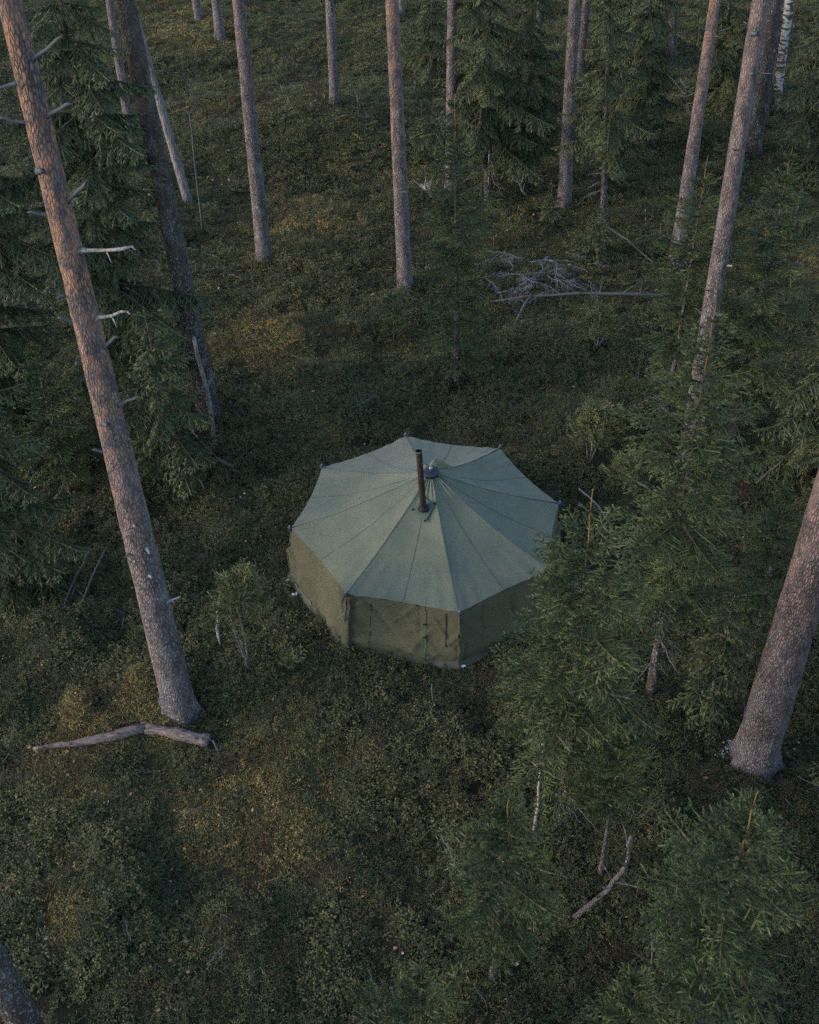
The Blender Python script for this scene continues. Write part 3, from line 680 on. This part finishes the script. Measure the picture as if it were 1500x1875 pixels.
# ------------------------------------------------------------------ spruces
SG = 'young spruces around the tent'; TG = 'tall dark spruces of the forest'
spruce('full young spruce with a long orange leader in front of the tall right pine', (1190, 1270), (1312, 555), 1.22, 2.0, 'young', 31, .42, leader=.95)
spruce('young spruce whose boughs cover the right corner of the tent', (1028, 1500), (1086, 895), 1.25, 1.1, 'young', 32, .46, leader=1.05)
spruce('broad young spruce with forked leader tip near the bottom right corner', (1262, 1905), (1388, 1448), 1.08, .9, 'young', 33, .48, leader=.85)
spruce('low bushy spruce with short orange leader at the bottom centre', (903, 1790), (932, 1462), .85, .7, 'young', 34, .48, leader=.5)
spruce('spruce with upright shoots in the dark gap right of the tent-side spruce', (1100, 1600), (1140, 1345), .75, 1.6, 'young', 35, .6, leader=.3, deadlo=1.5)
spruce('spruce with forked leader crossing the foot of the slender reddish pine', (1214, 800), (1297, 285), 1.05, 1.3, 'young', 36, .42, leader=.75)
spruce('spruce with thin orange leader right of the tallest right pine', (1338, 810), (1452, 268), 1.3, 1.2, 'young', 37, .42, leader=.8)
spruce('slim young spruce with a thin orange leader above the tent', (837, 705), (833, 172), 1.0, .3, 'young', 38, .31, leader=.9, dens=1.25)
spruce('knee-high spruce at the foot of the reddish central pine', (722, 625), (720, 520), .6, .05, 'young', 39, .55, leader=.15)
spruce('spruce boughs reaching in at the right edge over the thick lichen-footed pine', (1640, 1560), (2250, 150), 1.55, .7, 'old', 40, .36, TG, leader=0, name='spruce_tree', dens=1.15)
spruce('spruce filling the shade between the full young spruce and the thick right pine', (1290, 1330), (1345, 1090), .7, .3, 'old', 70, .5, SG, leader=0, name='young_spruce')
spruce('low dark spruce at the foot of the brown pine', (1012, 425), (1010, 330), .8, .1, 'old', 71, .5, SG, leader=0, name='young_spruce')
spruce('low spruce in front of the dry-branched spruce', (1095, 475), (1098, 375), .8, .1, 'old', 72, .5, SG, leader=0, name='young_spruce')
spruce('bushy low spruce beyond the right end of the thin grey pole', (1185, 470), (1182, 380), .8, .1, 'old', 73, .5, SG, leader=0, name='young_spruce')
spruce('low spruce behind the slim central spruce', (905, 455), (905, 375), .7, .1, 'young', 74, .5, SG, leader=.15)
spruce('small spruce on the slope right of the pine above the tent', (778, 300), (772, 190), .7, .1, 'old', 75, .4, SG, leader=0, name='young_spruce')
spruce('far low spruce among the dark trees, left of the birch foot', (1330, 330), (1345, 215), .9, .1, 'old', 76, .5, SG, leader=0, name='young_spruce')
spruce('low spruce at the far right behind the spruce with thin leader', (1455, 425), (1470, 330), .8, .1, 'old', 77, .5, SG, leader=0, name='young_spruce')
spruce('small spruce between the full young spruce and the thick right pine', (1375, 1215), (1440, 905), .75, .6, 'young', 41, .5, leader=.2)
spruce('dense tall spruce behind the orange pine with boughs over the dark trunk', (262, 795), (40, -360), 1.75, 1.6, 'old', 42, .32, TG, leader=0, name='spruce_tree', dens=.9, hcap=11.5)
spruce('spruce at the left edge, behind the orange pine at mid height', (20, 830), (-150, -100), 1.7, .6, 'old', 43, .35, TG, leader=0, name='spruce_tree', dens=1.1)
spruce('bushy shadowed spruce at the left edge beside the bilberry thicket', (20, 1085), (-95, 560), 1.5, .3, 'old', 44, .42, SG, leader=0, name='young_spruce')
spruce('dark spruce with hanging boughs at the top centre, right of the half hidden pine', (893, 372), (900, -330), 2.0, 1.5, 'old', 45, .28, TG, leader=0, name='spruce_tree', hcap=11)
spruce('dark spruce left of the brown pine, its boughs down to the ground', (962, 330), (985, -250), 1.8, .8, 'old', 46, .28, TG, leader=0, name='spruce_tree', hcap=10)
spruce('spruce with bare dry lower branches right of the brown pine', (1104, 405), (1122, -150), 1.4, 2.4, 'old', 47, .28, TG, leader=0, name='spruce_tree', deadlo=.2, hcap=11)
spruce('spruce behind the slender reddish pine, in the upper right', (1180, 270), (1200, -220), 1.9, .8, 'old', 48, .3, TG, leader=0, name='spruce_tree', hcap=9)
spruce('dark far spruce between the slender reddish pine and the tallest one', (1325, 190), (1350, -250), 2.0, .8, 'old', 49, .3, TG, leader=0, name='spruce_tree', hcap=8)
spruce('dark spruce in the upper right corner, right of the birch', (1500, 330), (1560, -250), 1.8, .5, 'old', 50, .32, TG, leader=0, name='spruce_tree', hcap=9)
spruce('far spruce at the top edge between the brown pine and the blue-grey trunk', (1130, 110), (1140, -300), 2.0, .5, 'old', 51, .3, TG, leader=0, name='spruce_tree', hcap=7)
spruce('far spruce at the top edge left of the half hidden pine', (790, 150), (795, -200), 1.5, .5, 'old', 52, .25, TG, leader=0, name='spruce_tree', hcap=8)
spruce('dark spruce at the right edge behind the thick pine', (1500, 880), (1600, 380), 1.6, .6, 'old', 53, .4, TG, leader=0, name='spruce_tree')
#spruce('low spruce at the right end of the brush pile', (1165, 640), (1185, 440), .9, .2, 'young', 54, .45, SG, leader=.2)
spruce('pale green spruce bush at the bottom edge, left of centre right', (770, 1985), (772, 1790), .8, .1, 'young', 55, .6, SG, leader=.1)
spruce('small spruce peeping in at the bottom edge below the broad spruce', (1150, 1975), (1165, 1800), .7, .1, 'young', 56, .6, SG, leader=.1)
spruce('young spruce behind the orange pine foot, at the left thicket', (130, 905), (60, 640), 1.2, .4, 'young', 57, .5, SG, leader=.2)
spruce('young dark spruce between the dark thick trunk and the orange pine', (330, 880), (262, 560), 1.2, 1.0, 'old', 58, .45, SG, leader=0, name='young_spruce')

# ------------------------------------------------------------------ junipers
def juniper(label, base, top, n, spread, seed, stem='pale'):
    r = random.Random(seed); B = ground(*base); T = at_y(top[0], top[1], B.y); H = T.z - B.z
    root = empty('juniper_bush', B); tag(root, label, 'juniper', 'junipers near the tent')
    for s in range(3 if n > 20 else 2):
        mb = MB(); a = r.uniform(0, 6.3); e = Vector((math.cos(a) * spread * .4, math.sin(a) * spread * .4, H * r.uniform(.7, .95)))
        mb.tube([(0, 0, -.05), e * .35 + Vector((r.uniform(-.05, .05), 0, .05)), e], [.02, .014, .006], 6); mb.build('stem', M[stem], root)
    for j in range(n):
        t = r.random() ** .8; a = r.uniform(0, 2 * PI); rr = spread * (1 - .75 * t) * r.uniform(.1, .6); L = r.uniform(.22, .5) * (1.15 - .5 * t)
        L0, me = pick(BOUGH['juniper'], L, r); o = link_mesh('branch', me, root)
        o.location = (rr * math.cos(a), rr * math.sin(a), H * ((.28 if n < 100 else .45) + (.6 if n < 100 else .48) * t)); o.scale = (L / L0,) * 3
        o.rotation_euler = (r.uniform(-1, 1), -rad(r.uniform(25, 75)), a + r.uniform(-.5, .5))
juniper('pale green juniper with a thin grey stem left of the tent', (458, 1228), (455, 1050), 101, .75, 61)
juniper('upright juniper shoots behind the tent on its right', (1078, 850), (1068, 740), 80, .5, 62)
juniper('small juniper between the tent and the full young spruce', (1142, 905), (1140, 838), 45, .35, 63)
juniper('yellowish juniper below the grey brush pile', (1092, 640), (1095, 565), 70, .55, 64)
juniper('low juniper right of the tent corner', (1110, 800), (1105, 760), 50, .5, 65)
juniper('tiny juniper by the forest floor in front of the left tent wall', (535, 1225), (535, 1205), 8, .2, 66)

# ------------------------------------------------------------------ dead wood
def stick(name, label, cat, pts, w0, w1, m, group=None, side=4, seed=0, twl=.35, n=6):
    """pts: (px, py, height above the ground)"""
    r = random.Random(seed); P = [above(*p) for p in pts]
    for _ in range(1):
        Q = [P[0]]
        for a, b in zip(P[:-1], P[1:]): Q += [a.lerp(b, .5) + Vector((r.uniform(-.02, .02), r.uniform(-.02, .02), r.uniform(-.015, .015))), b]
        P = Q
    o = P[0]; k = len(P); rs = [(w0 + (w1 - w0) * i / (k - 1)) * depth(P[i]) / FPX / 2 for i in range(k)]
    mb = MB(); mb.tube([p - o for p in P], rs, n, wob=.2, rng=r)
    for j in range(side):
        i = r.randrange(1, k - 1) if k > 2 else 0; d = (P[min(i + 1, k - 1)] - P[i]).normalized(); a = Vector((r.uniform(-1, 1), r.uniform(-1, 1), r.uniform(-.2, .8))).normalized()
        l = twl * r.uniform(.4, 1.1); s = P[i] - o; e = s + (d * .5 + a).normalized() * l
        e.z = max(e.z, hz(e.x + o.x, e.y + o.y) - o.z + .02)
        mb.tube([s, s.lerp(e, .5) + Vector((0, 0, .02)), e], [max(rs[i] * .5, .003), max(rs[i] * .35, .0025), .002], 4, cap=False)
        e2 = s.lerp(e, .55) + Vector((r.uniform(-1, 1), r.uniform(-1, 1), r.uniform(-.1, .5))) * l * .3; mb.tube([s.lerp(e, .5), e2], [.003, .0015], 3, cap=False)
    ob = mb.build(name, M[m], None, o); tag(ob, label, cat, group); return ob
# fallen log, broken in two at the middle
B = ground(265, 1336); lg = empty('fallen_log', B); tag(lg, 'broken reddish rotten log lying in front of the orange pine', 'log')
r = random.Random(5)
def piece(pts, w0, w1, seed):
    r = random.Random(seed); P = [above(*p) for p in pts]; mb = MB(); Q = []
    for a, b in zip(P[:-1], P[1:]): Q += [a, a.lerp(b, .33), a.lerp(b, .66)]
    Q.append(P[-1]); k = len(Q); rs = [(w0 + (w1 - w0) * i / (k - 1)) * depth(Q[i]) / FPX / 2 * r.uniform(.88, 1.1) for i in range(k)]
    mb.tube([p - B + Vector((0, 0, r.uniform(-.01, .01))) for p in Q], rs, 12, wob=.26, rng=r)
    for j in range(3):
        i = r.randrange(1, k - 1); q = Q[i] - B; mb.tube([q, q + Vector((r.uniform(-.05, .05), r.uniform(-.12, -.04), r.uniform(.06, .14)))], [rs[i] * .35, rs[i] * .12], 5, wob=.3, rng=r)
    mb.build('log_piece', M['log'], lg)
piece(((62, 1372, .05), (130, 1362, .08), (200, 1350, .10), (268, 1331, .14)), 9, 21, 1)
piece(((258, 1330, .10), (310, 1341, .12), (348, 1350, .11), (383, 1357, .10)), 19, 24, 2)
BG = 'dead sticks lying on the forest floor'
stick('fallen_pole', 'long thin grey pole lying across the brush pile', 'pole', ((898, 553, .15), (960, 543, .35), (1060, 537, .5), (1140, 538, .45), (1210, 541, .3)), 3.5, 6.5, 'deadtwig', None, 10, 3, .7)
B = ground(1010, 540); bp = empty('brush_pile', B); tag(bp, 'tangled heap of grey dry branches behind the tent', 'brush pile')
for j in range(50):
    r = random.Random(200 + j); L0, me = r.choice(FINE); o = link_mesh('dry_branch', me, bp); a = r.uniform(0, 6.3)
    q = ground(1000 + r.gauss(0, 38), 526 + r.gauss(0, 17)) - B; o.location = (q.x, q.y, q.z + .02 + .5 * r.random() ** 1.6); o.rotation_euler = (r.uniform(-.5, .5), r.uniform(-.25, .12), a); s = r.uniform(.5, 1.2) / L0; o.scale = (s, s, s)
stick('dead_branch', 'bent reddish dead branch with side twigs between two spruces at the bottom right', 'branch', ((1053, 1680, .9), (1080, 1658, 1.1), (1112, 1630, 1.3), (1136, 1600, 1.5), (1150, 1570, 1.7), (1156, 1530, 1.9)), 11, 7, 'palelog', BG, 6, 11, .4)
stick('dead_sapling', 'thin crooked pale dead stem above the low bushy spruce', 'dead stem', ((978, 1520, .3), (986, 1470, .9), (990, 1410, 1.5), (995, 1375, 1.9), (992, 1355, 2.2)), 6, 4, 'bone', BG, 5, 12, .3)
stick('dead_branch', 'pale crooked twig standing left of the grey-stemmed juniper', 'branch', ((404, 1180, .1), (398, 1150, .3), (399, 1120, .5), (404, 1092, .8)), 5, 7, 'bone', BG, 2, 13, .15)
stick('dead_branch', 'thin slanting grey stick left of the orange pine, first of a parallel pair', 'branch', ((114, 1118, .05), (140, 1055, .3), (163, 1003, .6)), 3, 4, 'deadtwig', BG, 1, 14, .2)
stick('dead_branch', 'thin slanting grey stick nearest the orange pine, second of a parallel pair', 'branch', ((141, 1120, .05), (165, 1065, .3), (193, 1005, .6)), 3, 4, 'deadtwig', BG, 1, 15, .2)
stick('dead_branch', 'curved bare branch with pale tip left of the tent, below the dark trunk', 'branch', ((348, 785, .3), (375, 815, .3), (400, 840, .25), (428, 855, .2)), 3, 5, 'deadtwig', BG, 3, 16, .3)
stick('dead_branch', 'forked grey twig lying left of the tent in the bilberries', 'branch', ((376, 900, .1), (368, 882, .3), (362, 870, .4)), 3, 3, 'deadtwig', BG, 3, 17, .3)
stick('dead_branch', 'small lichened twig on the bilberries above the tent', 'branch', ((648, 746, .15), (668, 737, .2), (690, 724, .2)), 4, 2, 'stub', BG, 7, 18, .25)
stick('dead_branch', 'long bare twig above the bottom centre ground, left of the low bushy spruce', 'branch', ((850, 1615, .1), (832, 1580, .3), (820, 1550, .4), (808, 1528, .5)), 3, 3, 'stub', BG, 5, 19, .3)
stick('dead_branch', 'bare forked stem below the broad spruce at the bottom edge', 'branch', ((1180, 1820, .4), (1188, 1780, .9), (1195, 1740, 1.3), (1190, 1700, 1.6)), 7, 4, 'deadtwig', BG, 5, 20, .5)
stick('dead_branch', 'thin bare stick slanting right of the full young spruce', 'branch', ((1385, 885, .2), (1425, 850, .5), (1468, 808, .9)), 3, 3, 'deadtwig', BG, 1, 21, .2)
stick('dead_branch', 'long thin leaning stick under the dry-branched spruce', 'branch', ((1195, 480, .3), (1150, 440, .3), (1105, 410, .4)), 3, 3, 'deadtwig', BG, 3, 22, .4)
stick('dead_branch', 'thin grey pole leaning down from the brush pile towards the tent', 'branch', ((935, 610, .05), (952, 575, .2), (972, 540, .4)), 5, 4, 'deadtwig', BG, 2, 23, .3)
stick('dead_sapling', 'pale broken dead stem beside the dark thick trunk', 'dead stem', ((393, 812, .1), (385, 745, 1.0), (370, 680, 1.9), (355, 618, 2.8)), 8, 7, 'pale', BG, 4, 24, .4)
stick('birch_sapling', 'very thin pale birch sapling on the open slope behind the dark trunk', 'sapling', ((373, 428, 0), (362, 340, 1.9), (353, 250, 3.6), (345, 170, 5.2), (332, 105, 6.6)), 5, 2, 'stub', None, 8, 25, .8)
stick('dead_sapling', 'small dry sapling on the slope right of the short grey pine', 'dead stem', ((657, 222, 0), (656, 190, .9), (655, 160, 1.6)), 3, 1.5, 'deadtwig', BG, 10, 26, .6)
stick('dead_sapling', 'pale crooked dead sapling touching the slender reddish pine', 'dead stem', ((1264, 225, 1.5), (1258, 190, 2.4), (1256, 165, 3.0), (1246, 145, 3.5)), 4, 3, 'bone', BG, 4, 27, .8)
stick('dead_sapling', 'thin upright dry stem in front of the dark central spruce', 'dead stem', ((893, 372, 0), (896, 320, .9), (896, 275, 1.8)), 3, 2, 'bone', BG, 3, 28, .4)
stick('dead_branch', 'short stick stuck upright in the ground below the tent front', 'branch', ((794, 1295, 0), (792, 1275, .18), (791, 1252, .4)), 2.5, 2.5, 'deadtwig', BG, 0, 29)
stick('dead_branch', 'grey twig on the ground at the right end of the rotten log', 'branch', ((404, 1383, .05), (397, 1370, .15), (390, 1355, .25)), 3, 3, 'stub', BG, 2, 30, .2)
stick('dead_branch', 'pale broken branch piled on stumps below the half hidden pine', 'branch', ((797, 365, .1), (785, 350, .3), (770, 338, .4)), 6, 4, 'bone', BG, 12, 31, .7)
stick('dead_branch', 'dry forked branch on the ground left of the brown pine', 'branch', ((963, 358, .1), (952, 340, .4), (945, 328, .6)), 4, 3, 'bone', BG, 5, 32, .6)
stick('dead_branch', 'curved grey twig arching behind the tent-side spruce', 'branch', ((1130, 1000, .5), (1118, 960, 1.3), (1095, 925, 1.6), (1060, 895, 1.6)), 3, 3, 'stub', BG, 1, 33, .2)
for (px, py, lab) in ((540, 1092, 'white scrap of cloth on the ground by the left tent wall'), (849, 1224, 'small white scrap at the foot of the tent front corner'), (527, 1066, 'white peg loop at the left tent corner')):
    p = ground(px, py); mb = MB(); r = random.Random(px); s = .04 if px == 540 else .028
    v = [(r.uniform(-.2, .2) * s + (i - 1.5) * s * .8, (j - 1) * s * .8 + r.uniform(-.2, .2) * s, .05 + r.uniform(0, .6) * s) for j in range(3) for i in range(4)]
    mb.add(v, [(j * 4 + i, j * 4 + i + 1, j * 4 + i + 5, j * 4 + i + 4) for j in range(2) for i in range(3)])
    tag(mb.build('cloth_scrap', M['plastic'], None, p), lab, 'scrap', None)

# ------------------------------------------------------------------ ground cover (stuff nobody could count)
M['bilberry'] = foliage('bilberry_leaves', [(.15, (.034, .036, .019)), (.4, (.056, .056, .027)), (.62, (.082, .078, .033)), (.8, (.105, .088, .038)), (.95, (.12, .086, .042))], .65, .2, .5)
M['lingon'] = foliage('lingonberry_leaves', [(.15, (.03, .042, .022)), (.5, (.048, .058, .025)), (.9, (.08, .07, .03))], .55, .25, .6)
M['mossgold'] = foliage('golden_moss', [(.15, (.175, .115, .055)), (.45, (.205, .158, .070)), (.75, (.175, .16, .070)), (.95, (.135, .138, .06))], .9, .1, .9)
M['mossgreen'] = foliage('green_moss', [(.15, (.070, .076, .040)), (.5, (.105, .110, .052)), (.9, (.14, .13, .064))], .9, .1, .7)
M['brownleaf'] = foliage('brown_shrub', [(.2, (.040, .030, .022)), (.5, (.062, .046, .030)), (.85, (.085, .062, .042))], .8, .1, .6)
M['straw'] = foliage('dry_grass', [(.2, (.09, .095, .05)), (.6, (.14, .135, .075)), (.9, (.20, .17, .105))], .9, .1, .7)
M['deadleaf'] = foliage('fallen_leaves', [(.2, (.20, .09, .05)), (.5, (.30, .17, .12)), (.8, (.38, .28, .24)), (.95, (.48, .42, .40))], .8, .2, 3)
SRC = bpy.data.collections.new('ground_cover_sources')
def src_coll(name, meshes):
    c = bpy.data.collections.new(name)
    for i, me in enumerate(meshes):
        c.objects.link(bpy.data.objects.new('%s_%02d' % (name, i), me))
    return c
def leafy(name, seed, stems, spread, ht, nl, ll, lw, m):
    r = random.Random(seed); v = []; f = []
    for s in range(stems):
        a = r.uniform(0, 6.28); q = spread * math.sqrt(r.random()); b = Vector((q * math.cos(a), q * math.sin(a), -.02)); h = ht * r.uniform(.55, 1.2)
        lean = Vector((r.gauss(0, .35), r.gauss(0, .35), 1)) 
        for k in range(nl):
            t = r.uniform(.35, 1.0); p = b + lean * h * t
            d = Vector((r.gauss(0, 1), r.gauss(0, 1), r.uniform(-.1, .6))).normalized(); w = d.cross(Vector((r.gauss(0, .35), r.gauss(0, .35), 1))).normalized()
            p = p + d * .012; l = ll * r.uniform(.7, 1.25); o = len(v)
            v += [p, p + d * l * .5 + w * lw * .5 + Vector((0, 0, .002)), p + d * l - Vector((0, 0, l * .15)), p + d * l * .5 - w * lw * .5 + Vector((0, 0, .002))]; f.append((o, o + 1, o + 2, o + 3))
    return mesh(name, v, f, m, False)
def tuft(name, seed, n, spread, ht, w, m, flop=.5):
    r = random.Random(seed); v = []; f = []
    for s in range(n):
        a = r.uniform(0, 6.28); q = spread * math.sqrt(r.random()); b = Vector((q * math.cos(a), q * math.sin(a), -.01)); h = ht * r.uniform(.5, 1.2) * (1.1 - .5 * q / spread)
        d = Vector((r.gauss(0, flop), r.gauss(0, flop), 1)).normalized(); s2 = d.orthogonal().normalized(); s2.rotate(Matrix.Rotation(r.uniform(0, 6), 3, d)); s2 *= w
        o = len(v); v += [b - s2, b + s2, b + d * h * .6 + s2 * .7 , b + d * h + Vector((d.x, d.y, -.3)) * h * .25, b + d * h * .6 - s2 * .7]; f.append((o, o + 1, o + 2, o + 3, o + 4))
    return mesh(name, v, f, m, False)
def leaflets(name, seed, m):
    r = random.Random(seed); s = r.uniform(.018, .034); v = [(s * math.cos(i * 1.047) * r.uniform(.8, 1.2), .75 * s * math.sin(i * 1.047) * r.uniform(.8, 1.2), .015 * r.random()) for i in range(6)]
    return mesh(name, v, [tuple(range(6))], m, False)
C_BIL = src_coll('bilberry_sprig', [leafy('bilberry_sprig', i, 13, .13, .15, 9, .030, .019, M['bilberry']) for i in range(6)])
C_BRN = src_coll('brown_sprig', [leafy('brown_sprig', 20 + i, 14, .13, .14, 7, .026, .011, M['brownleaf']) for i in range(4)])
C_LIN = src_coll('lingonberry_sprig', [leafy('lingonberry_sprig', 30 + i, 12, .10, .075, 7, .022, .013, M['lingon']) for i in range(5)])
C_GOLD = src_coll('golden_moss_tuft', [tuft('golden_moss_tuft', 50 + i, 110, .10, .05, .0045, M['mossgold'], .6) for i in range(5)])
C_GRN = src_coll('green_moss_tuft', [tuft('green_moss_tuft', 70 + i, 100, .11, .045, .0045, M['mossgreen'], .6) for i in range(5)])
C_STR = src_coll('dry_grass_tuft', [tuft('dry_grass_tuft', 90 + i, 22, .09, .16, .0022, M['straw'], .8) for i in range(4)])
C_LEAF = src_coll('fallen_leaf', [leaflets('fallen_leaf', 110 + i, M['deadleaf']) for i in range(8)])
C_TWIG = src_coll('litter_twig', [bare_mesh('litter_twig', .35, 130 + i, 'deadtwig', .5) for i in range(4)])

g = np.random.default_rng(8)
HEM = [Vector((AP.x + (c.x - AP.x) * 1.05, AP.y + (c.y - AP.y) * 1.05, 0)) for c in CORN]
def spread(n):
    """random points over the stretch of floor in view, thinning with distance"""
    y = 4.5 + (54 - 4.5) * g.random(n * 3) ** 1.0
    x = (g.random(n * 3) * 2 - 1) * 22
    keep = np.abs(x) < 2.2 + .42 * np.hypot(y, CAM_H * .8)
    p = g.random(n * 3) < np.clip(15.0 / np.maximum(y, 1), .33, 1.0)
    keep &= p; x = x[keep]; y = y[keep]
    k = np.zeros(len(x), bool)
    for i in range(8):                                           # outside the eight walls
        a, b = HEM[i], HEM[(i + 1) % 8]; k |= ((b.x - a.x) * (y - a.y) - (b.y - a.y) * (x - a.x)) < -.06 * (b - a).length
    return x[k], y[k]
def scatter(name, label, cat, coll, nv, x, y, smin, smax, tilt, zoff=0.0, mul=1.0):
    n = len(x); z = terrain(x, y) + zoff
    me = bpy.data.meshes.new(name); me.vertices.add(n); me.vertices.foreach_set('co', np.stack([x, y, z], 1).astype(np.float32).ravel())
    rot = np.stack([g.normal(0, tilt, n), g.normal(0, tilt, n), g.random(n) * 6.283], 1).astype(np.float32)
    far = 1 + .45 * np.clip((y - 16) / 25, 0, 1)
    scl = ((smin + (smax - smin) * g.random(n)) * far * mul).astype(np.float32)
    a = me.attributes.new('rot', 'FLOAT_VECTOR', 'POINT'); a.data.foreach_set('vector', rot.ravel())
    a = me.attributes.new('scl', 'FLOAT', 'POINT'); a.data.foreach_set('value', scl)
    a = me.attributes.new('idx', 'INT', 'POINT'); a.data.foreach_set('value', g.integers(0, nv, n).astype(np.int32))
    o = link_mesh(name, me); tag(o, label, cat, None, 'stuff')
    t = bpy.data.node_groups.new(name, 'GeometryNodeTree')
    t.interface.new_socket('Geometry', in_out='INPUT', socket_type='NodeSocketGeometry'); t.interface.new_socket('Geometry', in_out='OUTPUT', socket_type='NodeSocketGeometry')
    N = t.nodes; K = t.links
    gi = N.new('NodeGroupInput'); go = N.new('NodeGroupOutput'); ip = N.new('GeometryNodeInstanceOnPoints'); ci = N.new('GeometryNodeCollectionInfo')
    ci.inputs['Collection'].default_value = coll; ci.inputs['Separate Children'].default_value = True; ci.inputs['Reset Children'].default_value = True
    def na(nm, ty): q = N.new('GeometryNodeInputNamedAttribute'); q.data_type = ty; q.inputs['Name'].default_value = nm; return q.outputs['Attribute']
    er = N.new('FunctionNodeEulerToRotation'); K.new(na('rot', 'FLOAT_VECTOR'), er.inputs[0])
    K.new(gi.outputs[0], ip.inputs['Points']); K.new(ci.outputs[0], ip.inputs['Instance']); ip.inputs['Pick Instance'].default_value = True
    K.new(na('idx', 'INT'), ip.inputs['Instance Index']); K.new(er.outputs[0], ip.inputs['Rotation']); K.new(na('scl', 'FLOAT'), ip.inputs['Scale'])
    K.new(ip.outputs[0], go.inputs[0])
    md = o.modifiers.new('scatter', 'NODES'); md.node_group = t
    return o
def clumps(x, y, sc, seed, lo, hi): return np.clip((.65 * vnoise(x / sc, y / sc, seed) + .35 * vnoise(x / (sc * .37), y / (sc * .37), seed + 1) - lo) / (hi - lo), 0, 1)
x, y = spread(95000); w = golden(x, y); cl = clumps(x, y, .55, 90, .30, .62) * np.clip((fbm(x / 2.6, y / 2.6, 91) - .28) * 5, .15, 1)
k = (g.random(len(x)) > w * 1.0) & (g.random(len(x)) < cl * np.clip(1.15 - (y - 16) * .035, .30, 1))
scatter('bilberry_shrubs', 'dark green bilberry shrubs carpeting the forest floor', 'shrubs', C_BIL, 6, x[k], y[k], .6, 1.15, .25, 0, .65 + .7 * cl[k])
x, y = spread(22000); cl = clumps(x, y, .7, 190, .48, .75); k = g.random(len(x)) < cl
scatter('brown_shrubs', 'brownish half bare bilberry twigs among the green shrubs', 'shrubs', C_BRN, 4, x[k], y[k], .7, 1.3, .3, .01)
x, y = spread(50000); n2 = fbm(x / 1.3, y / 1.3, 95); k = g.random(len(x)) < np.clip((n2 - .36) * 4, .06, .9)
scatter('lingonberry_shrubs', 'low lingonberry plants mixed into the moss', 'shrubs', C_LIN, 5, x[k], y[k], .7, 1.4, .25, .01)
x, y = spread(80000); k = g.random(len(x)) < np.clip(golden(x, y) * 1.15 - .10, 0, .95)
x = x[k]; y = y[k]
for (px, py, sg, m_) in ((148, 1312, .22, 260), (265, 1285, .30, 320), (310, 1325, .22, 160), (200, 1335, .22, 160), (130, 1430, .45, 300), (245, 1445, .35, 200), (550, 1420, .5, 300), (520, 1490, .35, 160), (600, 395, .9, 420), (540, 610, .9, 380), (410, 975, .16, 90), (590, 780, .3, 130), (525, 1755, .14, 70), (110, 1690, .3, 110), (370, 1490, .35, 120), (460, 1510, .2, 60)):
    p = ground(px, py); x = np.concatenate([x, g.normal(p.x, sg, m_)]); y = np.concatenate([y, g.normal(p.y, sg, m_)])
k = np.ones(len(x), bool)
scatter('golden_moss', 'pale golden green moss cushions on hummocks', 'moss', C_GOLD, 5, x[k], y[k], .6, 1.5, .25)
x, y = spread(75000); k = g.random(len(x)) < np.clip(.85 - golden(x, y) * .4 + (y - 18) * .02, .1, 1) * np.clip((fbm(x / 1.1, y / 1.1, 97) - .25) * 4, .25, 1)
scatter('green_moss', 'olive green moss between the shrubs', 'moss', C_GRN, 5, x[k], y[k], .8, 1.6, .25)
x, y = spread(26000); n2 = fbm(x / 2.2, y / 2.2, 99); k = g.random(len(x)) < np.clip((n2 - .42) * 4 + np.clip(y - 17, 0, 18) * .03, .05, 1)
scatter('dry_grass', 'thin pale grass blades among the moss', 'grass', C_STR, 4, x[k], y[k], .6, 1.3, .25)
x, y = spread(5200); n2 = fbm(x / 2.0, y / 2.0, 103); k = g.random(len(x)) < np.clip((n2 - .38) * 3, .1, 1)
scatter('fallen_leaves', 'scattered pale pinkish fallen leaves', 'leaves', C_LEAF, 8, x[k], y[k], .6, 1.3, .4, .05)
x, y = spread(1400)
scatter('twig_litter', 'small grey twigs littering the floor', 'twigs', C_TWIG, 4, x, y, .5, 1.4, .3, .05)
